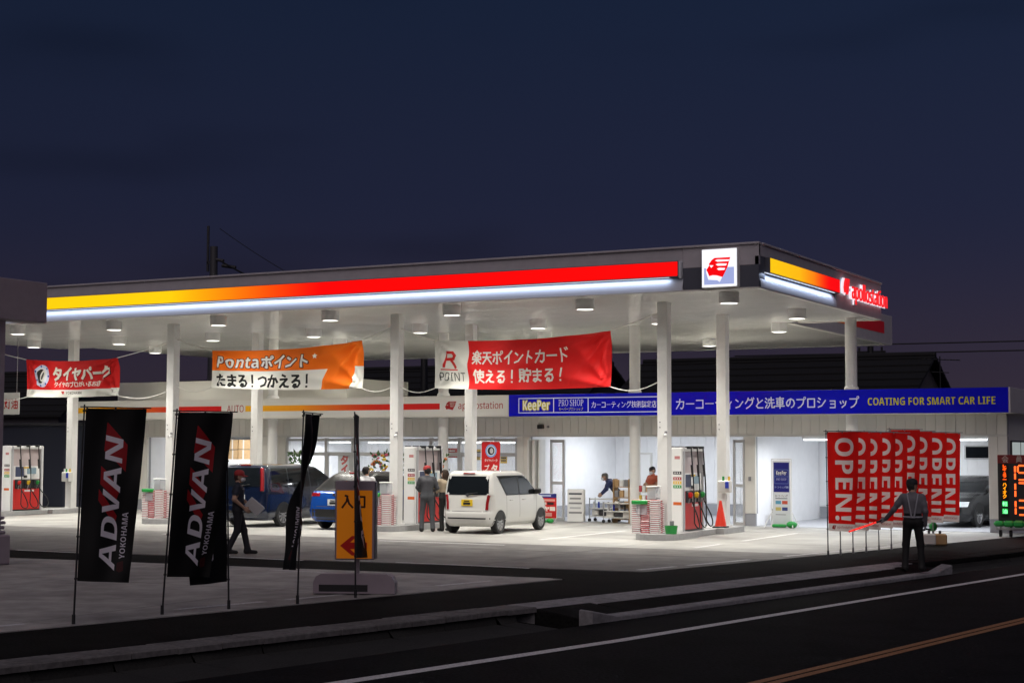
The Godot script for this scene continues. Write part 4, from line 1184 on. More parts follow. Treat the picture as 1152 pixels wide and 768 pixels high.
func carton_stack(label: String, at: Vector3, nx: int, nz: int, tall: Array) -> void:
	var o := thing("tissue_stack", label, "box stack", at, 0, "stacks of red and white tissue boxes")
	var key := "tissue"
	var body := bx(Vector3.ZERO, V(.232, .046, .112), .008)
	var mark := bx(Vector3.ZERO, V(.234, .03, .114))
	var n := 0
	for i in nx:
		for j in nz:
			var hh: int = tall[(i + j * nx) % tall.size()]
			for y in hh:
				var p := V((i - (nx - 1) / 2.0) * .245 + rng.randf_range(-.004, .004), .026 + y * .0505, (j - (nz - 1) / 2.0) * .125 + rng.randf_range(-.004, .004))
				var bxm := part(o, "tissue_box", body, M.pinkbox if (i + j) % 2 == 0 else M.white, p)
				part(bxm, "label", mark, M.white if (i + j) % 2 == 0 else M.pinkbox)
	var top: float = .05 * tall.max()
	part(o, "tray", bx(V(-.14, .05 * tall[0] + .3, .1), V(.42, .1, .26), .02), M.green)
	for q in [[-.2, .0], [.02, .1]]: part(o, "clear_jar", bx(V(-.14 + q[1], .05 * tall[0] + .12, .1), V(.2, .24, .2), .02), M.clearbox)
	part(o, "clear_bin", bx(V(.16, top + .16, .02), V(.26, .3, .26), .02), M.clearbox)
	part(o, "bin_lid", bx(V(.16, top + .33, .02), V(.28, .03, .28), .01), M.white)
	for i in 5: part(o, "packet", bx(V(.06 + .05 * i, top + .1 + .03 * (i % 3), .02), V(.04, .14, .2), .006), [M.white, M.grey, M.white, M.grey, M.white][i])

func islands() -> void:
	M.island = grain(mk(.36, .36, .36, .6), 24, .5, .85, 1.08)
	M.pinkbox = mk(.42, .06, .07, .6)
	island("concrete pump island at the right with cone and red pump", -15.38)
	island("concrete pump island left of the white car", -23.2)
	island("concrete pump island behind the second black flag", -31.0)
	island("concrete pump island at the far left with red pump", -38.8)
	pump("red and white fuel pump on the rightmost island", V(-15.38, .0, -37.5))
	pump("red and white fuel pump behind the attendant in grey", V(-23.2, .0, -37.5))
	pump("red and white fuel pump hidden behind the second black flag", V(-31.0, .0, -37.5))
	pump("red and white fuel pump at the far left of the forecourt", V(-38.8, .0, -37.9))
	carton_stack("tissue boxes stacked on the rightmost island with green tray", V(-15.66, .15, -35.72), 3, 3, [9, 11, 14, 16, 14, 16, 16, 16, 16])
	carton_stack("tissue boxes stacked on the island left of the white car", V(-23.42, .15, -35.72), 3, 3, [10, 12, 14, 16, 14, 16, 16, 16, 16])
	carton_stack("tissue boxes stacked beside the second black flag", V(-31.25, .15, -35.72), 3, 3, [10, 12, 14, 16, 14, 16, 16, 16, 16])
	for a in [["dispenser box with papers on the column beside the orange cone", V(-15.25, 1.2, -39.88)], ["dispenser box with papers on the leftmost column", V(-38.75, 1.2, -39.88)]]:
		var d := thing("wall_dispenser", a[0], "dispenser", a[1])
		part(d, "box", bx(V(0, 0, .02), V(.34, .32, .2), .02), M.offwhite)
		part(d, "flap", bx(V(.1, .05, .13), V(.1, .18, .02), .006), M.blue)
		for i in 4: part(d, "leaflet", bx(V(-.12 + i * .08, .2, .02), V(.06, .14, .02)), [M.white, M.green, M.white, M.yellow][i])
	for a in [["orange traffic cone on the rightmost island by the pump", V(-15.12, .15, -39.2)], ["orange traffic cone standing by the left workshop bay", V(-37.4, 0, -42.4)]]:
		var c := thing("traffic_cone", a[0], "cone", a[1], .2, "orange traffic cones")
		part(c, "base", bx(V(0, .02, 0), V(.38, .04, .38), .01), M.black)
		part(c, "cone", MB.new().lathe([Vector2(.155, .04), Vector2(.15, .06), Vector2(.035, .68), Vector2(.03, .7), Vector2(0, .7)], 20).done(), M.cone)
	var gb := thing("bottle_tray", "small green bucket on the rightmost island kerb", "bucket", V(-15.0, .15, -35.6))
	part(gb, "tub", MB.new().lathe([Vector2(.0, 0), Vector2(.13, 0), Vector2(.16, .2), Vector2(.145, .2), Vector2(.12, .03)], 18).done(), M.green)
	part(gb, "brush", bx(V(.02, .26, 0), V(.1, .12, .06), .015), M.grey)

# ---------------------------------------------------------------- cloth banners between the columns
func banner(nm_label: String, im: Image, c: Array, sag: float, ax: float, bx_: float) -> void:
	# c: corners top-left, top-right, bottom-right, bottom-left on the plane of the near columns
	var o := thing("cloth_banner", nm_label, "banner", Vector3.ZERO, 0, "cloth banners roped between the columns")
	var z := -35.9
	var f := func(u: float, v: float) -> Vector3:
		var t: Vector2 = c[0].lerp(c[1], u); var b: Vector2 = c[3].lerp(c[2], u)
		var p: Vector2 = b.lerp(t, v)
		var s := sin(PI * u)
		p.y -= sag * s * (.55 + .45 * v) 
		var d := 0.0
		# creases fan out from the four tied corners
		for q in [[0.0, 1.0, .7], [1.0, 1.0, 1.6], [0.0, 0.0, .8], [1.0, 0.0, 1.2]]:
			var dx: float = (u - q[0]) * 4.2; var dy: float = v - q[1]
			var r := sqrt(dx * dx + dy * dy)
			var an := atan2(absf(dy), absf(dx))
			d += q[2] * .07 * (1.0 - 2.0 * absf(sin(an * 5.5 + q[0] * 2.0))) * exp(-r * .7) * smoothstep(0.0, .3, r)
		d += .035 * sin(u * 9.0 + v * 2.0 + sag * 30) * (1.0 - v) * s + .05 * s * (1.0 - v)
		d += .022 * sin(u * 23.0 - v * 9.0) * s + .02 * sin(u * 14.0 + v * 11.0) * s * (1.0 - v)
		return V(p.x, p.y, z + d)
	part(o, "cloth", MB.new().sheet(72, 22, f).done(), printed(im, .75, true))
	# ropes from each corner to the columns
	var k := 0
	for i in 4:
		var q: Vector2 = c[i]
		var to: float = ax if i == 0 or i == 3 else bx_
		var ty: float = q.y + (.42 if i < 2 else .12)
		var pts := []
		for j in 13:
			var t := j / 12.0
			pts.append(V(lerpf(q.x, to, t), lerpf(q.y, ty, t) - (.02 if i < 2 else .16) * sin(PI * t), lerpf(z, -36.1, t)))
		part(o, "rope", tb(pts, .013, 5), M.rope)
		part(o, "eyelet", MB.new().lathe([Vector2(.02, -.006), Vector2(.03, 0), Vector2(.02, .006)], 10).done(), M.steel, V(q.x, q.y, z))

func banners() -> void:
	var W := Color(.86, .86, .83)
	var R := Color(.80, .045, .05)
	# tyre banner
	var k := Ink.new(936, 288, R)
	k.rect(0, 228, 936, 60, W)
	k.disc(165, 122, 82, 88, Color(.78, .82, .92)); k.disc(165, 122, 60, 66, Color(.88, .89, .92)); k.disc(152, 124, 44, 56, Color(.16, .15, .13)); k.disc(176, 122, 26, 46, W); k.disc(176, 122, 12, 30, Color(.3, .3, .3))
	for a in 7: k.disc(165 + 72 * cos(a * .9), 122 + 77 * sin(a * .9), 8, 8, Color(.15, .3, .65))
	for d in [[4, 5, Color(.35, .02, .03)], [0, 0, Color(.9, .89, .84)]]:
		k.kana("タイヤパーク", 285 + d[0], 52 + d[1], 100, 100, .2, d[2], .98)
	k.kana("タイヤのプロがいるお店", 292, 164, 44, 42, .14, W, .98)
	k.poly([380, 240, 414, 240, 404, 262, 390, 262], Color(.75, .2, .2))
	k.latin("YOKOHAMA", 426, 242, 160, 22, Color(.3, .28, .27))
	banner("red cloth banner with a tyre emblem and white katakana", k.im, [Vector2(-36.72, 4.9), Vector2(-33.0, 4.86), Vector2(-32.97, 3.74), Vector2(-36.66, 3.74)], .07, -38.8, -31.15)
	# orange and white banner
	k = Ink.new(1160, 300, Color(.93, .93, .90))
	k.rect(0, 0, 1160, 160, Color(1.0, .47, .02))
	for d in [[-4, -4], [4, 4], [-4, 4], [4, -4], [6, 6]]:
		k.latin("Ponta", 42 + d[0], 46 + d[1], 340, 92, Color(.35, .10, .02))
		k.kana("ポイント", 400 + d[0], 44 + d[1], 96, 94, .19, Color(.35, .10, .02), .97)
	k.latin("Ponta", 42, 46, 340, 92, Color(.96, .96, .94))
	k.kana("ポイント", 400, 44, 96, 94, .17, Color(.96, .96, .94), .97)
	k.poly([900, 150, 1110, 150, 1100, 240, 1070, 300, 860, 300], Color(1.0, .47, .02))
	var star := []
	for i in 10:
		var r := 22.0 if i % 2 == 0 else 10.0
		star.append(812 + r * cos(TAU * i / 10 - PI / 2)); star.append(66 + r * sin(TAU * i / 10 - PI / 2))
	k.poly(star, Color(.96, .96, .94))
	k.kana("たまる！つかえる！", 36, 184, 86, 104, .18, Color(.05, .06, .05), .98)
	banner("orange and white cloth banner with bold black kana", k.im, [Vector2(-29.4, 4.98), Vector2(-24.23, 5.12), Vector2(-24.22, 3.82), Vector2(-29.41, 3.92)], .10, -31.0, -23.2)
	# red point card banner
	k = Ink.new(1160, 296, Color(.84, .07, .07))
	k.rect(0, 0, 234, 296, W)
	var rc := Color(.78, .12, .10)
	k.poly([88, 66, 96, 66, 74, 166, 60, 166], rc); k.line([92, 74, 126, 74, 140, 92, 128, 112, 84, 116], 17, rc); k.line([108, 116, 142, 166], 17, rc)
	k.line([44, 178, 160, 180], 7, rc)
	k.latin("POINT", 34, 196, 176, 52, Color(.2, .22, .2), false)
	k.kana("楽天ポイントカード", 258, 62, 72, 82, .14, W, .98)
	k.kana("使える！", 268, 176, 78, 82, .14, W, .98)
	k.kana("貯まる！", 580, 172, 78, 82, .14, W, .98)
	banner("red cloth banner with white panel at its left and white lettering", k.im, [Vector2(-21.9, 5.05), Vector2(-16.76, 5.14), Vector2(-16.77, 3.74), Vector2(-21.88, 3.78)], .10, -23.2, -15.5)

# ---------------------------------------------------------------- vehicles: bodies lofted from level outlines
class Car:
	var rows: Array          # [height, rear end, front end, half width, corner radius], distances from the rear bumper
	var L: float
	func _init(r: Array, l: float) -> void:
		rows = r; L = l
	func at(y: float) -> Array:
		for i in rows.size() - 1:
			if y <= rows[i + 1][0] or i == rows.size() - 2:
				var t := clampf((y - rows[i][0]) / (rows[i + 1][0] - rows[i][0]), 0.0, 1.0)
				var o := []
				for j in 5: o.append(lerpf(rows[i][j], rows[i + 1][j], t))
				return o
		return rows[0]
	func side(sg: float, s: float, y: float, off: float) -> Vector3:
		var r := at(y)
		var w: float = r[3]; var rc: float = r[4]
		var d := maxf(0.0, maxf(r[1] + rc - s, s - (r[2] - rc)))
		w = w - rc + sqrt(maxf(0.0, rc * rc - minf(d, rc) * minf(d, rc)))
		return Vector3(sg * (w + off), y, L / 2 - s)
	func end(front: bool, x: float, y: float, off: float) -> Vector3:
		var r := at(y)
		var rc: float = r[4]
		var d := clampf(absf(x) - (r[3] - rc), 0.0, rc)
		var inset := rc - sqrt(maxf(0.0, rc * rc - d * d))
		var s: float = r[2] - inset + off if front else r[1] + inset - off
		return Vector3(x, y, L / 2 - s)
	func shell() -> ArrayMesh:
		var ring := func(r: Array) -> Array:
			var o := []
			var n := 7
			for q in 4:
				for i in n:
					var a := PI / 2 * (q + float(i) / (n - 1))
					var c := Vector2(r[3] - r[4], (r[2] - r[1]) / 2 - r[4])
					var sx := 1.0 if q == 0 or q == 3 else -1.0
					var sy := 1.0 if q < 2 else -1.0
					o.append(Vector3(sx * c.x + r[4] * cos(a), r[0], L / 2 - ((r[1] + r[2]) / 2 + sy * c.y + r[4] * sin(a))))
			return o
		var rg := []
		var y: float = rows[0][0]
		for i in rows.size() - 1:
			for k in 3:
				rg.append(ring.call(at(lerpf(rows[i][0], rows[i + 1][0], k / 3.0))))
		rg.append(ring.call(rows[-1]))
		var m := MB.new()
		var n: int = rg[0].size()
		var nr := func(i: int, j: int) -> Vector3:
			var a: Vector3 = rg[i][(j + 1) % n] - rg[i][(j - 1 + n) % n]
			var b: Vector3 = rg[mini(i + 1, rg.size() - 1)][j] - rg[maxi(i - 1, 0)][j]
			return b.cross(a).normalized()
		for i in rg.size() - 1:
			for j in n:
				var k := (j + 1) % n
				var A: Vector3 = rg[i][j]; var B: Vector3 = rg[i][k]; var C: Vector3 = rg[i + 1][k]; var D: Vector3 = rg[i + 1][j]
				m.t3(A, D, C, nr.call(i, j), nr.call(i + 1, j), nr.call(i + 1, k))
				m.t3(A, C, B, nr.call(i, j), nr.call(i + 1, k), nr.call(i, k))
		for e in [0, rg.size() - 1]:
			var c := Vector3.ZERO
			for p in rg[e]: c += p / n
			var up := Vector3.UP if e > 0 else Vector3.DOWN
			if e > 0: c.y += .015
			for j in n:
				if e > 0: m.t3(c, rg[e][j], rg[e][(j + 1) % n], up, up, up)
				else: m.t3(c, rg[e][(j + 1) % n], rg[e][j], up, up, up)
		return m.done()
	func side_patch(sg: float, sa: Vector2, sb: Vector2, y0: float, y1: float, off: float) -> ArrayMesh:
		# sa, sb: rear and front edges at the bottom (x) and at the top (y)
		return MB.new().sheet(10, 6, func(u: float, v: float) -> Vector3:
			var y := lerpf(y0, y1, v)
			var s := lerpf(lerpf(sa.x, sa.y, v), lerpf(sb.x, sb.y, v), u)
			return side(sg, s, y, off)).done()
	func end_patch(front: bool, x0: Vector2, x1: Vector2, y0: float, y1: float, off: float) -> ArrayMesh:
		return MB.new().sheet(10, 6, func(u: float, v: float) -> Vector3:
			return end(front, lerpf(lerpf(x0.x, x0.y, v), lerpf(x1.x, x1.y, v), u), lerpf(y0, y1, v), off)).done()
	func arch(sg: float, s: float, yc: float, r: float) -> ArrayMesh:
		return MB.new().sheet(18, 4, func(u: float, v: float) -> Vector3:
			var a := lerpf(-.5, PI + .5, u)
			var y := maxf(yc + sin(a) * r * v, rows[0][0])
			return side(sg, s + cos(a) * r * v, y, .004)).done()

func wheel(parent: Node, at: Vector3, sg: float, r: float, w: float) -> void:
	var h := part(parent, "wheel", wheel_core(r, w), M.rubber, at)
	h.rotation.z = -sg * PI / 2
	part(h, "rim", rim_mesh(r), M.rim)
	part(h, "hub", cy(V(0, w / 2 - .02, 0), V(0, w / 2 + .012, 0), .035, -1, 10), M.steel)
var wheel_cache := {}
func wheel_core(r: float, w: float) -> ArrayMesh:
	var k := "c%.3f" % r
	if not wheel_cache.has(k):
		wheel_cache[k] = MB.new().lathe([Vector2(.1, -w / 2), Vector2(r * .9, -w / 2), Vector2(r, -w / 2 + .03), Vector2(r, w / 2 - .03), Vector2(r * .93, w / 2), Vector2(r * .68, w / 2 - .004), Vector2(r * .64, w / 2 - .04), Vector2(.02, w / 2 - .05)], 28).done()
	return wheel_cache[k]
func rim_mesh(r: float) -> ArrayMesh:
	var k := "r%.3f" % r
	if not wheel_cache.has(k):
		var m := MB.new()
		m.lathe([Vector2(r * .62, .045), Vector2(r * .68, .075), Vector2(r * .64, .08), Vector2(r * .6, .05)], 28)
		for i in 9:
			var a := TAU * i / 9
			var d := V(cos(a), 0, sin(a)); var e := V(-sin(a), 0, cos(a))
			var p := [d * .03 + e * .016, d * r * .63 + e * .03, d * r * .63 - e * .03, d * .03 - e * .016]
			var q := []
			for z in p: q.append(z + V(0, .072, 0))
			m.face(q, Vector3.ZERO)
			for j in 4: m.face([q[j], q[(j + 1) % 4], q[(j + 1) % 4] - V(0, .03, 0), q[j] - V(0, .03, 0)], d * r * .3)
		wheel_cache[k] = m.done()
	return wheel_cache[k]

func make_car(label: String, at: Vector3, ry: float, c: Car, paint: Material, o: Dictionary) -> Node3D:
	var t := thing("parked_car", label, "car", at, ry, "cars at the filling station")
	part(t, "body", c.shell(), paint)
	if o.has("roof_from"):
		var up := Car.new(c.rows.filter(func(r): return r[0] >= o.roof_from).map(func(r): return [r[0] + .003, r[1] - .004, r[2] + .004, r[3] + .004, r[4]]), c.L)
		part(t, "black_roof", up.shell(), M.blackpaint)
	var wr: float = o.wr
	for s in o.axles:
		for sg in [-1.0, 1.0]:
			part(t, "wheel_arch", c.arch(sg, s, wr, wr + .055), M.black)
			wheel(t, c.side(sg, s, wr + .1, -.075) * V(1, 0, 1) + V(0, wr, 0), sg, wr, .17)
	for sg in [-1.0, 1.0]:
		if o.has("trim"): part(t, "window_trim", c.side_patch(sg, o.trim[0], o.trim[1], o.trim[2], o.trim[3], .003), M.black)
		for g in o.glass:
			part(t, "side_window", c.side_patch(sg, g[0], g[1], g[2], g[3], .005), M.darkglass)
		for s in o.seams:
			part(t, "door_seam", c.side_patch(sg, Vector2(s - .006, s - .006), Vector2(s + .006, s + .006), o.sill, o.belt, .0025), M.seam)
		part(t, "sill_strip", c.side_patch(sg, Vector2(o.axles[0] + wr, o.axles[0] + wr), Vector2(o.axles[1] - wr, o.axles[1] - wr), .2, .27, .004), M.black if o.dark_sill else paint)
		for s in o.handles:
			part(t, "door_handle", bx(c.side(sg, s, o.belt - .13, .015), V(.03, .03, .17), .01), paint)
		var mp := c.side(sg, o.mirror, o.belt + .07, .1)
		part(t, "mirror", bx(mp, V(.18, .14, .1), .03), o.get("mirror_mat", paint))
		var tl: Array = o.tail
		if o.get("tall_tail", false):
			var tp := []
			for i in 9:
				var r: Array = c.at(lerpf(tl[2], tl[3], i / 8.0))
				tp.append(V(sg * (r[3] - r[4] * .62), r[0], c.L / 2 - (r[1] + r[4] * .12)))
			part(t, "tail_light", tb(tp, tl[1], 8), M.tail)
		else:
			part(t, "tail_light", c.end_patch(false, Vector2(sg * tl[0], sg * tl[0]), Vector2(sg * tl[1], sg * tl[1]), tl[2], tl[3], .008), M.tail)
		if o.has("tail2"):
			var t2: Array = o.tail2
			part(t, "tail_light", c.end_patch(false, Vector2(sg * t2[0], sg * t2[0]), Vector2(sg * t2[1], sg * t2[1]), t2[2], t2[3], .008), M.tail)
		var hl: Array = o.head
		part(t, "headlight", c.end_patch(true, Vector2(sg * hl[0], sg * hl[0]), Vector2(sg * hl[1], sg * hl[1]), hl[2], hl[3], .008), M.headlamp)
	var rw: Array = o.rear_glass
	part(t, "rear_window", c.end_patch(false, Vector2(-rw[0], -rw[1]), Vector2(rw[0], rw[1]), rw[2], rw[3], .005), M.darkglass)
	var fg: Array = o.screen
	part(t, "windscreen", c.end_patch(true, Vector2(-fg[0], -fg[1]), Vector2(fg[0], fg[1]), fg[2], fg[3], .005), M.darkglass)
	part(t, "bumper_line", c.end_patch(false, Vector2(-o.bump[0], -o.bump[0]), Vector2(o.bump[0], o.bump[0]), o.bump[1], o.bump[2], .006), M.black)
	part(t, "tailgate_seam", c.end_patch(false, Vector2(-o.bump[0], -o.bump[0]), Vector2(o.bump[0], o.bump[0]), o.gate, o.gate + .012, .003), M.seam)
	part(t, "grille", c.end_patch(true, Vector2(-.45, -.5), Vector2(.45, .5), o.grille[0], o.grille[1], .006), M.black)
	var pl := c.end(false, 0.0, o.plate, .014)
	var kk := part(t, "number_plate", bx(pl, V(.33, .165, .012), .003), o.plate_mat)
	part(kk, "digits", bx(pl + V(0, -.02, .008), V(.2, .06, .002)), M.black)
	part(kk, "digits", bx(pl + V(0, .045, .008), V(.16, .03, .002)), M.black)
	var fp := c.end(true, 0.0, .45, .014)
	part(t, "number_plate", bx(fp, V(.33, .165, .012), .003), o.plate_mat)
	if o.get("wiper", false):
		part(t, "wiper", cy(c.end(false, -.05, rw[2] + .02, .03), c.end(false, .3, rw[2] + .06, .025), .01, -1, 6), M.black)
		part(t, "emblem", cy(c.end(false, 0.0, o.plate + .2, .004), c.end(false, 0.0, o.plate + .2, .014), .045, -1, 12), M.chrome)
		part(t, "brake_lamp", bx(c.end(false, 0.0, rw[3] + .07, .02), V(.34, .03, .03), .006), M.tail)
	return t

func vehicles() -> void:
	M.seam = mk(.08, .08, .08, .8)
	M.rim = mk(.42, .42, .43, .3, .7)
	M.tail = mk(.26, .010, .013, .12)
	M.headlamp = mk(.55, .58, .6, .08, .3)
	M.plate_y = mk(.72, .50, .02, .4)
	M.plate_w = mk(.7, .72, .7, .4)
	var pw := mk(.60, .595, .565, .22); pw.clearcoat_enabled = true; pw.clearcoat = .6; pw.clearcoat_roughness = .06
	var pn := mk(.006, .012, .034, .2, .2); pn.clearcoat_enabled = true; pn.clearcoat = 1.0; pn.clearcoat_roughness = .04
	var pb := mk(.012, .08, .38, .22, .2); pb.clearcoat_enabled = true; pb.clearcoat = 1.0; pb.clearcoat_roughness = .04
	var pk := mk(.008, .008, .009, .22)
	M.blackpaint = pk
	var kei := Car.new([[.19, .12, 3.24, .64, .2], [.27, .03, 3.36, .70, .24], [.36, .0, 3.395, .73, .26], [.52, .0, 3.395, .7375, .28], [.60, .03, 3.385, .7375, .28], [.80, .05, 3.30, .735, .26], [.90, .06, 3.14, .73, .22], [.965, .07, 2.93, .722, .2], [1.02, .075, 2.80, .716, .13], [1.25, .11, 2.46, .69, .12], [1.43, .14, 2.18, .662, .12], [1.54, .17, 1.98, .635, .12], [1.59, .22, 1.84, .60, .12], [1.612, .34, 1.66, .52, .14]], 3.395)
	make_car("small white hatchback parked at the pump", V(-20.66, 0, -37.1), .03, kei, pw, {
		"wr": .28, "axles": [.50, 2.90], "glass": [[Vector2(.90, .50), Vector2(1.56, 1.56), 1.0, 1.465], [Vector2(1.64, 1.64), Vector2(2.64, 2.06), 1.0, 1.465]], "seams": [.86, 1.62, 2.62], "sill": .3, "belt": .99, "dark_sill": false,
		"handles": [1.1, 1.85], "mirror": 2.55, "mirror_mat": M.black, "tall_tail": true, "trim": [Vector2(.84, .42), Vector2(2.70, 2.10), .975, 1.49], "tail": [.645, .042, .62, 1.0, .10], "head": [.35, .7, .66, .84], "rear_glass": [.62, .585, 1.0, 1.48], "screen": [.62, .53, 1.0, 1.5], "bump": [.66, .385, .42], "gate": .575, "grille": [.4, .5], "plate": .80, "plate_mat": M.plate_y, "wiper": true})
	var van := Car.new([[.2, .14, 4.5, .76, .2], [.3, .03, 4.64, .83, .26], [.45, .0, 4.69, .86, .3], [.62, .02, 4.69, .865, .3], [.8, .05, 4.62, .865, .28], [.95, .07, 4.4, .86, .26], [1.05, .08, 4.05, .85, .24], [1.3, .12, 3.6, .815, .22], [1.6, .17, 3.05, .76, .2], [1.74, .21, 2.75, .72, .2], [1.81, .3, 2.4, .64, .2], [1.835, .5, 2.0, .52, .2]], 4.69)
	for r in van.rows: r[0] *= .945
	make_car("dark blue minivan with tall red tail lamps beyond the walking attendant", V(-27.8, 0, -37.5), .02, van, pn, {
		"wr": .32, "axles": [.9, 3.75], "glass": [[Vector2(.4, .45), Vector2(1.15, 1.15), 1.1, 1.62], [Vector2(1.23, 1.23), Vector2(2.2, 2.2), 1.1, 1.62], [Vector2(2.28, 2.28), Vector2(3.5, 2.85), 1.1, 1.62]], "seams": [1.2, 2.24, 3.3], "sill": .32, "belt": 1.07, "dark_sill": false,
		"handles": [1.5, 2.5], "mirror": 3.35, "tall_tail": true, "tail": [.70, .055, 1.0, 1.62, .14], "head": [.45, .82, .75, .92], "rear_glass": [.64, .6, 1.12, 1.64], "screen": [.72, .66, 1.1, 1.7], "bump": [.75, .4, .46], "gate": .6, "grille": [.45, .7], "plate": .82, "plate_mat": M.plate_w, "wiper": true})
	var suv := Car.new([[.22, .14, 4.2, .78, .22], [.32, .03, 4.34, .86, .28], [.5, .0, 4.39, .895, .32], [.7, .03, 4.38, .9, .34], [.86, .06, 4.25, .895, .34], [.98, .1, 3.9, .885, .32], [1.04, .16, 3.55, .87, .3], [1.12, .34, 3.28, .84, .28], [1.3, .62, 2.9, .77, .25], [1.45, .9, 2.5, .69, .22], [1.52, 1.1, 2.25, .62, .2], [1.55, 1.35, 2.0, .5, .2]], 4.39)
	make_car("bright blue crossover car behind the yellow entrance sign", V(-24.62, 0, -37.35), 0.0, suv, pb, {
		"wr": .34, "axles": [.85, 3.45], "glass": [[Vector2(1.15, 1.3), Vector2(1.85, 1.85), 1.08, 1.42], [Vector2(1.93, 1.93), Vector2(3.2, 2.5), 1.08, 1.42]], "seams": [1.1, 1.9, 3.0], "sill": .36, "belt": 1.05, "dark_sill": true,
		"handles": [1.3, 2.2], "mirror": 3.05, "tail": [.45, .84, .9, .99, .35], "head": [.45, .84, .78, .9], "rear_glass": [.66, .55, 1.08, 1.44], "screen": [.74, .6, 1.1, 1.48], "roof_from": 1.03, "bump": [.84, .26, .56], "gate": .62, "grille": [.4, .66], "plate": .74, "plate_mat": M.plate_w, "wiper": true})
	var sedan := Car.new([[.17, .14, 4.5, .78, .22], [.26, .03, 4.64, .86, .3], [.42, .0, 4.69, .9, .36], [.58, .02, 4.68, .91, .36], [.72, .06, 4.55, .905, .34], [.86, .16, 4.2, .89, .3], [.93, .3, 3.55, .87, .28], [.98, .5, 3.3, .85, .26], [1.15, .8, 2.95, .76, .24], [1.32, 1.15, 2.5, .66, .22], [1.40, 1.4, 2.2, .58, .2], [1.43, 1.7, 1.95, .46, .2]], 4.69)
	make_car("glossy black sedan facing out of the right workshop bay", V(-10.6, 0, -47.5), PI - .16, sedan, pk, {
		"wr": .33, "axles": [.95, 3.75], "glass": [[Vector2(1.0, 1.35), Vector2(1.9, 1.9), 1.0, 1.3], [Vector2(1.98, 1.98), Vector2(3.15, 2.5), 1.0, 1.3]], "seams": [1.1, 1.94, 3.0], "sill": .3, "belt": .96, "dark_sill": false,
		"handles": [1.4, 2.3], "mirror": 3.0, "tail": [.4, .86, .7, .84, .3], "head": [.42, .86, .60, .74], "rear_glass": [.68, .58, 1.0, 1.34], "screen": [.76, .58, .99, 1.36], "bump": [.8, .3, .4], "gate": .55, "grille": [.36, .62], "plate": .62, "plate_mat": M.plate_w})

# ---------------------------------------------------------------- upright flags and freestanding signs
func nobori(label: String, group: String, at: Vector3, im: StandardMaterial3D, ph: float, w: float, h: float, a_top: float, a_bot: float, lean: Vector2, wave: float, polem: Material, sd: float, gap := .05) -> void:
	# a_top, a_bot: heading of the cloth at its head and foot, degrees from +x towards -z
	var o := thing("upright_flag", label, "flag", at, 0, group)
	var ld := V(lean.x, 1.0, lean.y)
	part(o, "pole", cy(Vector3.ZERO, ld * ph, .013, .010, 8), polem)
	var d0 := V(cos(deg_to_rad(a_top)), 0, -sin(deg_to_rad(a_top)))
	part(o, "cross_arm", cy(ld * (ph - .03) - d0 * .05, ld * (ph - .04) + d0 * (w + .06), .008, -1, 6), polem)
	var foot := part(o, "base_spike", cy(V(0, 0, 0), V(0, .12, 0), .022, -1, 8), polem)
	var f := func(u: float, v: float) -> Vector3:
		var y := ph - gap - h * (1.0 - v)
		var t := pow(1.0 - v, 1.3)
		var a := deg_to_rad(lerpf(a_top, a_bot, t))
		var d := V(cos(a), 0, -sin(a)); var nn := V(sin(a), 0, cos(a))
		var g := wave * (sin(u * 5.0 + v * 3.5 + sd) * .6 + sin(u * 9.0 - v * 6.0 + sd * 2.3) * .3 + sin(v * 11.0 + u * 2.0 + sd) * .25) * (.25 + .75 * u)
		var x := .02 + (w - .02) * u * (1.0 - .2 * absf(wave) * 10.0 * u * t)
		return ld * y + d * x + nn * g + V(0, -.03 * u * t, 0)
	part(o, "cloth", MB.new().sheet(14, 36, f).done(), im)
	for i in 5:
		var y := ph - gap - .03 - (h - .06) * i / 4.0
		part(o, "tie", cy(ld * y + V(0, -.012, 0), ld * y + V(0, .012, 0), .02, -1, 8), polem)
	for i in 3:
		part(o, "clip", cy(ld * (ph - .04) + d0 * (w * (i + .1) / 2.2), ld * (ph - .075) + d0 * (w * (i + .1) / 2.2), .012, -1, 6), polem)

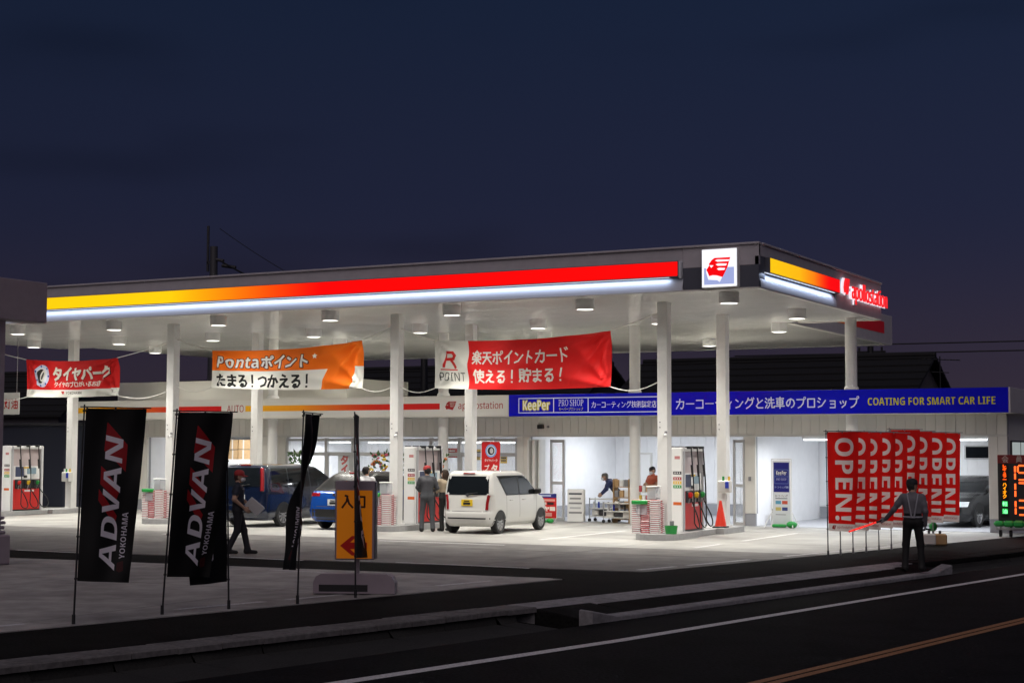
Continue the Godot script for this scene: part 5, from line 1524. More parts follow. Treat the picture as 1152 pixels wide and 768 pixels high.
func flags() -> void:
	# black flags
	var k := Ink.new(320, 900, Color(.012, .012, .014))
	var rd := Color(.62, .03, .08)
	k.poly([118, 70, 232, 190, 232, 330, 108, 220], rd)
	k.poly([96, 300, 130, 330, 205, 430, 190, 480, 96, 395], rd)
	k.poly([90, 420, 200, 560, 188, 610, 90, 480], rd)
	k.xf = Transform2D(Vector2(0, -1), Vector2(1, 0), Vector2(112, 842))
	k.latin("ADVAN", 0, 0, 680, 96, Color(.93, .91, .94), true, "Droid Sans", .25)
	k.xf = Transform2D(Vector2(0, -1), Vector2(1, 0), Vector2(232, 780))
	k.latin("YOKOHAMA", 0, 0, 240, 36, Color(.86, .84, .88), true)
	k.xf = Transform2D()
	k.poly([222, 800, 262, 790, 268, 840, 240, 850, 222, 840], Color(.25, .03, .04))
	var m := printed(k.im, .6, true)
	m.backlight = Color(.92, .92, .92)
	var g := "black tyre flags along the lot kerb"
	nobori("black flag with grey and red print, leftmost and widest open", g, V(-14.25, .012, -14.82), m, 2.72, .76, 2.14, 46, 38, Vector2(.03, -.01), .08, M.black, .3)
	nobori("black flag with grey and red print, second from the left", g, V(-14.07, .012, -16.25), m, 2.70, .74, 2.16, 46, 58, Vector2(.055, -.02), .09, M.black, 1.4)
	nobori("black flag hanging behind the second one, its pole at the right", g, V(-13.76, .012, -17.24), m, 2.62, .62, 2.2, 232, 244, Vector2(-.03, .0), .06, M.black, 2.6)
	nobori("black flag seen almost edge-on, swept to the left of its pole", g, V(-13.39, .012, -18.3), m, 2.72, .76, 2.2, 106, 152, Vector2(.01, -.02), .15, M.black, 4.2)
	nobori("black flag rolled narrow in front of the yellow entrance sign", g, V(-13.21, .012, -19.48), m, 2.72, .72, 2.1, 121, 107, Vector2(-.01, .01), .05, M.black, 5.1)
	# red OPEN flags
	k = Ink.new(320, 960, Color(.90, .08, .05))
	k.rect(0, 888, 320, 72, Color(.9, .87, .85))
	k.latin("apollostation", 90, 906, 200, 34, Color(.62, .1, .08), false)
	emblem(k, 36, 904, 44, 40, Color(.62, .06, .06), Color(.74, .70, .68))
	k.xf = Transform2D(Vector2(0, 1), Vector2(-1, 0), Vector2(268, 56))
	k.latin("OPEN!", 0, 0, 800, 196, Color(.95, .92, .90), true)
	k.xf = Transform2D()
	var om := printed(k.im, .7, true)
	om.backlight = Color(.97, .97, .97)
	var names := ["leftmost of the red flags with white lettering", "second red flag from the left", "third red flag from the left", "fourth red flag from the left", "fifth red flag from the left", "sixth red flag from the left, just right of the guard's head", "seventh red flag from the left", "eighth red flag from the left", "rightmost red flag, beside the black car"]
	var pos := [[-9.96, -31.9], [-9.88, -32.5], [-9.79, -33.1], [-9.68, -33.7], [-9.57, -34.3], [-9.46, -34.9], [-9.34, -35.6], [-9.2, -36.3], [-9.07, -37.1]]
	for i in 9:
		nobori(names[i], "red flags in a row beside the guard", V(pos[i][0], 0, pos[i][1]), om, [2.6, 2.61, 2.6, 2.61, 2.6, 2.68, 2.65, 2.63, 2.63][i], .66, 2.02, 12 + 9 * sin(i * 1.9), 24 + 16 * sin(i * 2.7 + 1.0), Vector2(-.005 + .012 * sin(i * 3.1), .01), .06, M.grey if i > 0 else M.darkgrey, i * 1.3)
	# tyre nobori behind the white car
	k = Ink.new(200, 600, Color(.74, .04, .05))
	k.disc(100, 84, 62, 62, Color(.45, .6, .8)); k.disc(100, 84, 48, 48, Color(.75, .78, .82)); k.disc(100, 84, 38, 38, Color(.1, .1, .1)); k.disc(106, 84, 20, 26, Color(.7, .7, .7))
	k.kana("タイヤパーク", 30, 160, 24, 26, .16, Color(.85, .83, .8))
	for i in 3: k.kana(["タ", "イ", "ヤ"][i], 104, 210 + i * 82, 76, 76, .19, Color(.88, .86, .83))
	for i in 4: k.kana(["プ", "ロ", "の", "店"][i], 28, 214 + i * 62, 54, 54, .17, Color(.88, .86, .83))
	nobori("red flag with a tyre emblem behind the white car", "", V(-23.48, 0, -41.2), printed(k.im, .7, true), 2.44, .6, 1.9, 14, 6, Vector2(.0, 0), .04, M.white, .8)

func stand_feet(o: Node, w: float, m: Material) -> void:
	for s in [-1.0, 1.0]:
		part(o, "foot", cy(V(s * w, .45, 0), V(s * (w + .12), .02, .3), .014, -1, 6), m)
		part(o, "foot", cy(V(s * w, .45, 0), V(s * (w + .12), .02, -.3), .014, -1, 6), m)

func signs() -> void:
	# entrance sign on its base
	var k := Ink.new(240, 460, Color(.66, .37, .03))
	k.kana("入口", 30, 26, 82, 96, .16, Color(.10, .02, .02), 1.1)
	k.poly([24, 374, 104, 308, 140, 308, 92, 352, 206, 352, 206, 396, 92, 396, 140, 440, 104, 440], Color(.42, .03, .02))
	var o := thing("entrance_sign", "yellow entrance sign with red arrow standing on a low base", "sign", V(-13.60, 0, -20.05), .42)
	part(o, "cabinet", bx(V(0, 1.11, 0), V(.61, 1.18, .2), .015), M.pylon)
	part(o, "face", qd(V(-.005, 1.05, .104), .54, 1.02), lit(k.im, .45))  # weak glow stands in for forecourt light passing through the box
	part(o, "side_panel", bx(V(.308, 1.11, 0), V(.012, 1.14, .19)), M.navy)
	part(o, "post", bx(V(.02, .4, -.02), V(.07, .5, .07), .01), M.pylon)
	var rb := MB.new()
	var pr := PackedVector2Array([Vector2(-.62, .02), Vector2(-.62, .18), Vector2(-.58, .27), Vector2(-.5, .31), Vector2(.5, .31), Vector2(.58, .27), Vector2(.62, .18), Vector2(.62, .02)])
	part(o, "base", MB.new().prism(pr, -.14, .14).done(), M.pylon)
	part(o, "painted_recess", bx(V(-.16, .10, .139), V(.74, .10, .012)), M.black)  # black panel on the surface paints the dark inside of an opening
	# price board
	var p := thing("price_board", "black price board with glowing red digits on a wheeled frame", "price board", V(-7.75, 0, -41.6), .05)
	part(p, "cabinet", bx(V(0, 1.15, 0), V(1.5, 1.5, .16), .015), M.black)
	var hk := Ink.new(480, 72, Color(.40, .05, .05))
	hk.kana("会員", 30, 8, 58, 56, .13, Color(.62, .55, .52), 1.9)
	part(p, "header", bx(V(0, 1.96, 0), V(1.5, .22, .17), .01), mk(.3, .02, .02, .5))
	part(p, "header_print", qd(V(0, 1.96, .087), 1.48, .21), printed(hk.im))
	var rg := glow(1.0, .13, .02, 1.6)
	var seg := {"1": [2, 5], "5": [0, 1, 3, 5, 6], "7": [0, 2, 5], "3": [0, 2, 3, 5, 6]}
	var geo := [[0.0, .18, 1], [-.1, .09, 0], [.1, .09, 0], [0.0, .0, 1], [-.1, -.09, 0], [.1, -.09, 0], [0.0, -.18, 1]]
	var rows := ["15", "17", "13"]
	for r in 3:
		var yc := 1.62 - r * .44
		for i in 2:
			for s in seg[rows[r][i]]:
				var q: Array = geo[s]
				part(p, "digit_segment", bx(V(-.42 + i * .27 + q[0], yc + q[1], .086), V(.17, .045, .012) if q[2] == 1 else V(.045, .15, .012), .004), rg)
	var lk := Ink.new(64, 448, Color.BLACK)
	for i in 5: lk.kana("レギュラー"[i], 16, 4 + i * 28, 32, 27, .2, Color(1.0, .35, .04))
	for i in 4: lk.kana("ハイオク"[i], 16, 152 + i * 34, 32, 32, .2, Color(1.0, .62, .03))
	lk.rect(10, 310, 44, 44, Color(.05, .62, .22)); lk.rect(10, 372, 44, 44, Color(.05, .62, .22))
	lk.kana("軽", 12, 312, 40, 40, .09, Color(.6, 1.0, .75)); lk.kana("油", 12, 374, 40, 40, .09, Color(.6, 1.0, .75))
	part(p, "fuel_names", qd(V(-.58, 1.16, .084), .2, 1.36), lit(lk.im, 1.3))
	arealight(p, V(-.1, 1.2, .11), V(0, 180, 0), Vector2(.9, 1.2), .5, Color(1.0, .25, .12))
	for s in [-.7, -.45, .7]:
		part(p, "leg", bx(V(s, .3, 0), V(.05, .4, .05), .008), M.steel)
		part(p, "caster", cy(V(s - .03, .09, .06), V(s + .03, .09, .06), .09, -1, 14), M.rubber)
	part(p, "frame_bar", bx(V(0, .2, .02), V(1.6, .05, .4), .01), M.steel)
	for i in 7: part(p, "sandbag", bx(V(-.72 + i * .24, .33, .12), V(.26, .14 + .02 * (i % 3), .26), .05), M.green)
	# leaning promotion board in front of the middle bay
	k = Ink.new(260, 240, Color(.72, .05, .05))
	k.rect(0, 0, 260, 40, Color(.05, .12, .45)); k.rect(60, 12, 140, 14, Color(.7, .74, .85))
	k.rect(20, 84, 60, 26, Color(.15, .05, .05)); k.rect(90, 84, 60, 26, Color(.8, .78, .75)); k.rect(160, 84, 70, 26, Color(.15, .05, .05))
	k.rect(16, 54, 228, 20, Color(.82, .6, .55))
	k.kana("タイヤ", 14, 122, 56, 50, .18, Color(.88, .85, .82)); k.rect(186, 128, 60, 40, Color(.84, .8, .78))
	k.rect(20, 186, 190, 36, Color(.78, .55, .52))
	o = thing("promotion_board", "red promotion board with blue top beside the white car", "sign board", V(-21.75, 0, -42.0), .1)
	part(o, "panel", bx(V(0, .5, 0), V(.78, .74, .03), .008), M.white)
	part(o, "print", qd(V(0, .5, .018), .76, .72), printed(k.im))
	for s in [-.34, .34]: part(o, "leg", cy(V(s, .14, 0), V(s, 0, .06), .014, -1, 6), M.steel)
	part(o, "strut", cy(V(0, .8, -.02), V(0, 0, -.4), .014, -1, 6), M.steel)
	part(o, "weight", MB.new().ball(V(.24, .07, .18), V(.12, .08, .08)).done(), M.green)
	part(o, "weight", bx(V(-.02, .05, .18), V(.3, .08, .14), .03), M.green)
	# coating sign on a tubular stand
	k = Ink.new(200, 700, Color(.80, .82, .84))
	k.rect(10, 14, 180, 330, Color(.02, .05, .45))
	k.line([22, 96, 178, 96, 178, 250, 22, 250, 22, 96], 3, Color(.5, .6, .8))
	k.latin("KeePer", 40, 108, 120, 46, Color(.88, .88, .8)); k.line([22, 172, 178, 172], 3, Color(.5, .6, .8))
	k.latin("PRO SHOP", 42, 188, 116, 26, Color(.7, .72, .8), false, "Droid Serif")
	k.kana("カーコーティング技術", 18, 276, 16.5, 26, .12, Color(.7, .74, .85))
	k.kana("カーコーティング", 26, 372, 18, 28, .14, Color(.15, .16, .2)); k.rect(28, 410, 140, 10, Color(.4, .42, .45))
	for q in [[30, 440, Color(.35, .6, .72)], [106, 440, Color(.75, .3, .2)], [30, 512, Color(.75, .7, .4)], [106, 512, Color(.2, .25, .5)]]: k.rect(q[0], q[1], 64, 38, q[2])
	k.rect(30, 590, 120, 8, Color(.5, .52, .55))
	o = thing("coating_sign", "tall white and blue sign on a tube stand in the right bay opening", "sign", V(-14.72, 0, -42.9), .02)
	part(o, "panel", bx(V(0, .98, 0), V(.52, 1.8, .02), .005), M.white)
	part(o, "print", qd(V(0, .98, .012), .5, 1.76), printed(k.im))
	for s in [-.29, .29]: part(o, "post", cy(V(s, .02, 0), V(s, 1.92, 0), .014, -1, 8), M.white)
	part(o, "top_bar", cy(V(-.29, 1.92, 0), V(.29, 1.92, 0), .014, -1, 8), M.white)
	stand_feet(o, .29, M.white)
	part(o, "weight", MB.new().ball(V(.34, .1, .16), V(.16, .1, .12)).done(), M.green)
	part(o, "weight", bx(V(-.02, .06, .16), V(.4, .09, .16), .03), M.green)

# ---------------------------------------------------------------- people: smooth-joined capsules meshed as surface nets
func nets(m: MB, bones: Array, cell: float, kk: float) -> void:
	# bones: [a, b, ra, rb, colour]
	var lo := V(1e9, 1e9, 1e9); var hi := -lo
	for q in bones:
		var r := maxf(q[2], q[3]) + cell * 2.0
		for e in [q[0], q[1]]:
			lo = lo.min(e - V(r, r, r)); hi = hi.max(e + V(r, r, r))
	var nx := int((hi.x - lo.x) / cell) + 2; var ny := int((hi.y - lo.y) / cell) + 2; var nz := int((hi.z - lo.z) / cell) + 2
	var f := PackedFloat32Array(); f.resize(nx * ny * nz); f.fill(1.0)
	var bd := PackedFloat32Array(); bd.resize(nx * ny * nz); bd.fill(1.0)
	var bi := PackedByteArray(); bi.resize(nx * ny * nz)
	for i in bones.size():
		var a: Vector3 = bones[i][0]; var b: Vector3 = bones[i][1]
		var ra: float = bones[i][2]; var rb: float = bones[i][3]
		var r := maxf(ra, rb) + maxf(cell * 2.2, kk * .7)
		var p0 := (a.min(b) - V(r, r, r) - lo) / cell; var p1 := (a.max(b) + V(r, r, r) - lo) / cell
		var ab := b - a
		var ll := maxf(ab.length_squared(), 1e-9)
		for z in range(maxi(0, int(p0.z)), mini(nz - 1, int(p1.z) + 1) + 1):
			for y in range(maxi(0, int(p0.y)), mini(ny - 1, int(p1.y) + 1) + 1):
				var row := (z * ny + y) * nx
				for x in range(maxi(0, int(p0.x)), mini(nx - 1, int(p1.x) + 1) + 1):
					var p := lo + V(x, y, z) * cell
					var t := clampf((p - a).dot(ab) / ll, 0.0, 1.0)
					var d := (p - a - ab * t).length() - lerpf(ra, rb, t)
					var id := row + x
					if d < bd[id]:
						bd[id] = d; bi[id] = i
					var c := f[id]
					var h := maxf(kk - absf(c - d), 0.0) / kk
					f[id] = minf(c, d) - h * h * kk * .25
	var sx := 1; var sy := nx; var sz := nx * ny
	var vid := {}
	var vp := []; var vn := []; var vc := []
	var offs := [0, sx, sy, sx + sy, sz, sx + sz, sy + sz, sx + sy + sz]
	for z in range(1, nz - 2):
		for y in range(1, ny - 2):
			for x in range(1, nx - 2):
				var id := (z * ny + y) * nx + x
				var c0 := f[id]
				if c0 > cell * 2.0 or c0 < -cell * 2.0: continue
				var neg := 0
				for o in offs:
					if f[id + o] < 0.0: neg += 1
				if neg == 0 or neg == 8: continue
				var s := Vector3.ZERO; var cnt := 0
				for e in EDGES:
					var fa := f[id + offs[e[0]]]; var fb := f[id + offs[e[1]]]
					if (fa < 0.0) != (fb < 0.0):
						s += CORN[e[0]].lerp(CORN[e[1]], fa / (fa - fb)); cnt += 1
				s /= cnt
				vid[id] = vp.size()
				vp.append(lo + (V(x, y, z) + s) * cell)
				vn.append(V(f[id + 1] - f[id - 1], f[id + sy] - f[id - sy], f[id + sz] - f[id - sz]).normalized())
				vc.append(bones[bi[id]][4])
	for id in vid:
		for ax in 3:
			var st: int = [sx, sy, sz][ax]; var u: int = [sy, sz, sx][ax]; var w: int = [sz, sx, sy][ax]
			if (f[id] < 0.0) == (f[id + st] < 0.0): continue
			if not (vid.has(id - u) and vid.has(id - w) and vid.has(id - u - w)): continue
			var q := [vid[id], vid[id - u], vid[id - u - w], vid[id - w]]
			if f[id] < 0.0: q.reverse()
			m.col = vc[q[0]]
			m.t3(vp[q[0]], vp[q[2]], vp[q[1]], vn[q[0]], vn[q[2]], vn[q[1]])
			m.t3(vp[q[0]], vp[q[3]], vp[q[2]], vn[q[0]], vn[q[3]], vn[q[2]])
const CORN := [Vector3(0, 0, 0), Vector3(1, 0, 0), Vector3(0, 1, 0), Vector3(1, 1, 0), Vector3(0, 0, 1), Vector3(1, 0, 1), Vector3(0, 1, 1), Vector3(1, 1, 1)]
const EDGES := [[0, 1], [2, 3], [4, 5], [6, 7], [0, 2], [1, 3], [4, 6], [5, 7], [0, 4], [1, 5], [2, 6], [3, 7]]

func hand(m: MB, wrist: Vector3, dir: Vector3, palm: Vector3, curl: float, mir: float, skin: Color) -> void:
	# palm: the way the palm faces
	var d := dir.normalized(); var pn := (palm - d * palm.dot(d)).normalized(); var sd := d.cross(pn) * mir
	var b := []
	for i in 4:
		var o := sd * (-.028 + .019 * i)
		b.append([wrist + o * .5, wrist + d * .085 + o, .019, .015, skin])
	var ln := [.9, 1.0, .95, .75]
	for i in 4:
		var p := wrist + d * .088 + sd * (-.031 + .0205 * i)
		var a := curl * .6
		for j in 3:
			var e: Vector3 = d * cos(a) + pn * sin(a)
			var q: Vector3 = p + e * (.036 - .006 * j) * ln[i]
			b.append([p, q, .0095 - .0008 * j, .0088 - .0008 * j, skin])
			p = q
			a += curl * .75
	var t0 := wrist + d * .025 - sd * .03
	var t1 := t0 + d * .03 - sd * .025 + pn * .02
	b.append([t0, t1, .014, .0115, skin])
	b.append([t1, t1 + d * .03 + pn * .018 + sd * .01 * curl, .0112, .0095, skin])
	nets(m, b, .0075, .008)

func person(label: String, at: Vector3, ry: float, o: Dictionary) -> Node3D:
	var t := thing("person", label, "person", at, ry)
	t.scale = Vector3.ONE * o.get("scale", 1.0)
	var sk: Color = o.get("skin", Color(.42, .26, .18)); var sh: Color = o.shirt; var pa: Color = o.pants; var so: Color = o.get("shoe", Color(.015, .015, .015))
	var J := {"pel": V(0, .92, 0), "wai": V(0, 1.08, .005), "che": V(0, 1.28, 0), "nek": V(0, 1.46, -.005), "hed": V(0, 1.585, .02),
		"sl": V(.18, 1.385, -.01), "el": V(.235, 1.13, -.03), "wl": V(.25, .88, .04), "sr": V(-.18, 1.385, -.01), "er": V(-.235, 1.13, -.03), "wr": V(-.25, .88, .04),
		"hl": V(.09, .9, 0), "kl": V(.105, .5, .02), "al": V(.11, .095, -.02), "hr": V(-.09, .9, 0), "kr": V(-.105, .5, .02), "ar": V(-.11, .095, -.02), "tl": V(.02, -.06, .17), "tr": V(-.02, -.06, .17)}
	for q in o.get("pose", {}): J[q] = o.pose[q]
	var fore: Color = sh if o.get("long", true) else sk
	var gl: Color = o.get("glove", sk)
	var b := [
		[J.pel + V(.06, 0, 0), J.wai + V(.05, 0, 0), .118, .108, pa], [J.pel - V(.06, 0, 0), J.wai - V(.05, 0, 0), .118, .108, pa],
		[J.wai + V(.05, .03, 0), J.che + V(.065, .02, 0), .112, .125, sh], [J.wai - V(.05, -.03, 0), J.che - V(.065, -.02, 0), .112, .125, sh],
		[J.che + V(.07, .04, 0), J.sl + V(-.03, -.01, 0), .11, .075, sh], [J.che - V(.07, -.04, 0), J.sr - V(-.03, .01, 0), .11, .075, sh],
		[J.che + V(0, .12, -.005), J.nek, .07, .056, sh], [J.nek + V(0, -.01, 0), J.hed + V(0, -.05, -.02), .052, .052, sk],
		[J.sl, J.sl.lerp(J.el, .55), .064, .062, sh], [J.sr, J.sr.lerp(J.er, .55), .064, .062, sh], [J.nek + V(.02, -.035, 0), J.sl + V(-.03, .0, 0), .048, .058, sh], [J.nek + V(-.02, -.035, 0), J.sr + V(.03, .0, 0), .048, .058, sh],
		[J.sl.lerp(J.el, .5), J.el, .052, .045, fore], [J.sr.lerp(J.er, .5), J.er, .052, .045, fore],
		[J.el, J.wl, .05 if fore == sh else .043, .04 if fore == sh else .03, fore], [J.er, J.wr, .05 if fore == sh else .043, .04 if fore == sh else .03, fore],
		[J.hl, J.kl, .094, .07, pa], [J.hr, J.kr, .094, .07, pa], [J.kl, J.al + V(0, .02, 0), .068, .062, pa], [J.kr, J.ar + V(0, .02, 0), .068, .062, pa],
		[J.al + V(0, -.035, -.03), J.al + J.tl + V(0, .01, 0), .05, .038, so], [J.ar + V(0, -.035, -.03), J.ar + J.tr + V(0, .01, 0), .05, .038, so],
		[J.al + V(0, .04, 0), J.al + V(0, -.03, -.02), .046, .05, so], [J.ar + V(0, .04, 0), J.ar + V(0, -.03, -.02), .046, .05, so]]
	if o.get("belly", 0.0) > 0.0: b.append([J.wai + V(0, .02, .05), J.che + V(0, -.08, .05), .1, .1, sh])
	var m := MB.new()
	nets(m, b, .019, .035)
	# head, turned about the neck
	var hm := MB.new()
	hm.xf = Transform3D(Basis.from_euler(V(o.get("nod", 0.0), o.get("turn", 0.0), o.get("tilt", 0.0))), J.hed)
	var hb := [[V(0, .035, -.025), V(0, .03, .02), .082, .078, sk], [V(0, -.02, .035), V(0, -.065, .055), .058, .036, sk], [V(.03, -.03, .02), V(.02, -.07, .05), .04, .03, sk], [V(-.03, -.03, .02), V(-.02, -.07, .05), .04, .03, sk],
		[V(0, .015, .095), V(0, -.018, .112), .011, .016, sk], [V(.078, .012, -.01), V(.08, -.022, -.005), .014, .01, sk], [V(-.078, .012, -.01), V(-.08, -.022, -.005), .014, .01, sk],
		[V(.032, .014, .086), V(.034, .014, .086), .0105, .0105, Color(.02, .015, .012)], [V(-.032, .014, .086), V(-.034, .014, .086), .0105, .0105, Color(.02, .015, .012)], [V(.018, -.052, .09), V(-.018, -.052, .09), .007, .007, Color(.32, .13, .11)]]
	if o.get("mask", false): hb.append([V(.025, -.035, .075), V(-.025, -.035, .075), .045, .045, Color(.7, .71, .72)]); hb.append([V(.0, -.05, .09), V(0, -.02, .1), .03, .03, Color(.7, .71, .72)])
	nets(hm, hb, .0095, .018)
	for i in hm.v.size():
		m.v.append(hm.v[i]); m.n.append(hm.n[i]); m.u.append(hm.u[i]); m.k.append(hm.k[i])
	hand(m, J.wl, o.get("dl", J.wl - J.el), o.get("pl", V(-1, 0, 0)), o.get("cl", .45), 1.0, gl)
	hand(m, J.wr, o.get("dr", J.wr - J.er), o.get("pr", V(1, 0, 0)), o.get("cr", .45), -1.0, gl)
	part(t, "body", m.done(), M.skinned)
	# hair and cap
	var hh := MB.new(); hh.xf = hm.xf
	var hc: Color = o.get("hair", Color(.014, .011, .009))
	var hs := [[V(0, .05, -.035), V(0, .058, .02), .084, .078, hc], [V(.05, .01, -.045), V(.055, -.03, -.035), .042, .03, hc], [V(-.05, .01, -.045), V(-.055, -.03, -.035), .042, .03, hc], [V(0, .0, -.055), V(0, -.05, -.055), .055, .04, hc]]
	if o.get("long_hair", false):
		hs.append([V(.05, .0, -.05), V(.055, -.16, -.045), .05, .035, hc]); hs.append([V(-.05, .0, -.05), V(-.055, -.16, -.045), .05, .035, hc]); hs.append([V(0, -.02, -.07), V(0, -.17, -.065), .055, .04, hc])
	nets(hh, hs, .011, .02)
	part(t, "hair", hh.done(), M.skinned)
	if o.has("cap"):
		var cm := MB.new()
		cm.xf = Transform3D(hm.xf.basis, J.hed) * Transform3D(Basis(), V(0, .055, -.008))
		cm.lathe([Vector2(.106, -.012), Vector2(.108, .02), Vector2(.102, .055), Vector2(.082, .083), Vector2(.045, .1), Vector2(0, .104)], 18)
		var br := MB.new()
		br.xf = cm.xf
		br.sheet(8, 4, func(u: float, v: float) -> Vector3:
			var a := lerpf(PI * .18, PI * .82, u)
			return V(cos(a) * (.096 + .01 * v), .0 - .016 * v * v - .012 * pow(absf(u - .5) * 2.0, 2), sin(a) * (.1 + .095 * v)))
		part(t, "cap", cm.done(), o.cap)
		part(t, "cap_brim", br.done(), o.cap)
	return t

func people() -> void:
	M.skinned = mk(1, 1, 1, .75)
	M.skinned.vertex_color_use_as_albedo = true
	# traffic guard
	var g := person("person in grey shirt and dark trousers, back turned, holding a glowing red baton", V(-7.72, -.085, -30.0), deg_to_rad(194.8), {
		"shirt": Color(.13, .126, .145), "pants": Color(.005, .005, .007), "cap": mk(.008, .012, .014, .7), "turn": -.85, "glove": Color(.2, .2, .22), "hair": Color(.03, .028, .026), "scale": 1.0, "cl": 1.1, "cr": 1.1,
		"pose": {"el": V(.345, 1.15, -.02), "wl": V(.50, .965, .08), "er": V(-.235, 1.12, -.04), "wr": V(-.225, .87, .07), "al": V(.15, .095, -.02), "kl": V(.13, .5, .03), "ar": V(-.15, .095, 0), "kr": V(-.135, .5, .03), "tl": V(.06, -.06, .16), "tr": V(-.06, -.06, .16)}, "dl": V(.8, -.35, .2), "pl": V(0, -.3, 1)})
	var vs := mk(.30, .30, .33, .5)
	for s in [-1.0, 1.0]:
		part(g, "harness_strap", tb([V(s * .10, 1.45, -.075), V(s * .085, 1.36, -.128), V(s * .06, 1.22, -.142), V(s * .035, 1.08, -.128), V(s * .02, 1.0, -.125)], .017, 6), vs)
		part(g, "harness_strap", tb([V(s * .10, 1.45, -.06), V(s * .12, 1.36, .1), V(s * .1, 1.2, .125), V(s * .09, 1.02, .12)], .017, 6), vs)
	var belt := []
	for i in 25:
		var a := TAU * i / 24
		belt.append(V(.168 * cos(a), 1.015, .005 + .12 * sin(a)))
	part(g, "belt", tb(belt, .02, 6), vs)
	var bt := thing("signal_baton", "glowing red traffic baton held out by the guard", "baton", V(-7.72, -.085, -30.0), deg_to_rad(194.8))
	var h0 := V(.58, .935, .10); var bd := V(.9, -.33, .16).normalized()
	part(bt, "grip", cy(h0 - bd * .1, h0 + bd * .1, .018, -1, 10), M.black)
	part(bt, "glowing_tube", cy(h0 + bd * .1, h0 + bd * .66, .017, .015, 12), glow(1.0, .03, .02, 1.25))
	for i in 6: part(bt, "ring", cy(h0 + bd * (.14 + i * .1), h0 + bd * (.155 + i * .1), .0185, -1, 12), M.red)
	var bl := OmniLight3D.new(); bl.name = "lamp_light"; bl.light_color = Color(1, .06, .04); bl.light_energy = .012; bl.light_size = .05; bl.omni_range = 12.0; bl.shadow_enabled = true
	bt.add_child(bl); bl.position = h0 + bd * .4 + V(0, -.06, 0)
	var fl := thing("hand_torch", "small dark torch in the guard's right hand", "torch", V(-7.72, -.085, -30.0), deg_to_rad(194.8))
	part(fl, "barrel", cy(V(-.24, .79, .1), V(-.30, .77, .26), .017, -1, 10), M.black)
	part(fl, "head", cy(V(-.30, .77, .26), V(-.315, .765, .3), .026, -1, 10), M.darkgrey)
	# walking attendant with papers
	person("person in dark polo shirt and red cap walking right with papers", V(-20.63, 0, -26.1), deg_to_rad(124), {
		"shirt": Color(.012, .017, .030), "pants": Color(.008, .011, .013), "long": false, "cap": M.redcap, "hair": Color(.05, .012, .010), "mask": true, "turn": -.1, "nod": .1,
		"pose": {"el": V(.21, 1.15, .02), "wl": V(.16, 1.02, .24), "er": V(-.235, 1.14, -.06), "wr": V(-.2, .97, .14), "hl": V(.08, .9, 0), "kl": V(.08, .5, .12), "al": V(.08, .10, .20), "kr": V(-.08, .5, .0), "ar": V(-.08, .11, -.18)}})
	var pp := thing("paper_sheets", "white paper sheets held by the walking attendant", "paper", V(-20.63, 0, -26.1), deg_to_rad(124))
	for i in 3:
		var s := part(pp, "sheet", bx(V(0, 0, 0), V(.26, .004, .34)), M.white, V(-.02 + .015 * i, .98 + .012 * i, .34))
		s.rotation = V(.7, .3 - .1 * i, -.9)
	# attendant in grey overalls at the pump
	person("person in grey overalls and red cap standing behind the white car, back turned", V(-22.0, 0, -35.75), deg_to_rad(-146), {
		"shirt": Color(.055, .058, .066), "pants": Color(.062, .065, .072), "cap": M.redcap, "turn": .3, "nod": .15,
		"pose": {"el": V(.26, 1.16, .02), "wl": V(.19, 1.06, .24), "er": V(-.27, 1.15, .0), "wr": V(-.2, 1.08, .22), "al": V(.14, .095, .02), "ar": V(-.15, .095, -.06), "kl": V(.13, .5, .06), "kr": V(-.13, .5, .02)}})
	person("person with long brown hair in beige cardigan beside the white car", V(-21.78, 0, -36.3), deg_to_rad(-120), {
		"shirt": Color(.36, .29, .20), "pants": Color(.008, .008, .009), "long_hair": true, "hair": Color(.035, .016, .010), "mask": true, "scale": .95, "turn": .1,
		"pose": {"el": V(.2, 1.14, .05), "wl": V(.12, 1.1, .26), "er": V(-.22, 1.14, .02), "wr": V(-.14, 1.1, .24)}})
	person("person in white shirt with dark hair standing just behind the yellow entrance sign", V(-22.94, 0, -34.26), deg_to_rad(-150), {"shirt": Color(.62, .62, .62), "pants": Color(.03, .03, .04), "long": false, "scale": 1.0, "turn": -.5})
	person("person in navy shirt bending over the cart in the middle bay", V(-20.3, 0, -44.0), deg_to_rad(-60), {
		"shirt": Color(.02, .03, .10), "pants": Color(.02, .02, .03), "mask": true, "hair": Color(.12, .11, .10), "scale": .95, "nod": .2,
		"pose": {"wai": V(0, 1.04, .10), "che": V(0, 1.17, .22), "nek": V(0, 1.30, .32), "hed": V(0, 1.40, .40), "sl": V(.185, 1.25, .27), "sr": V(-.185, 1.25, .27), "el": V(.24, 1.02, .36), "wl": V(.2, .88, .5), "er": V(-.24, 1.02, .36), "wr": V(-.2, .88, .5)}})
	person("person in navy and orange uniform looking down in the middle bay", V(-19.02, 0, -43.75), deg_to_rad(-25), {
		"shirt": Color(.42, .09, .04), "pants": Color(.02, .025, .07), "long": false, "mask": true, "scale": .97, "nod": .35,
		"pose": {"el": V(.25, 1.15, .06), "wl": V(.1, 1.14, .26), "er": V(-.25, 1.15, .06), "wr": V(-.1, 1.16, .26)}})

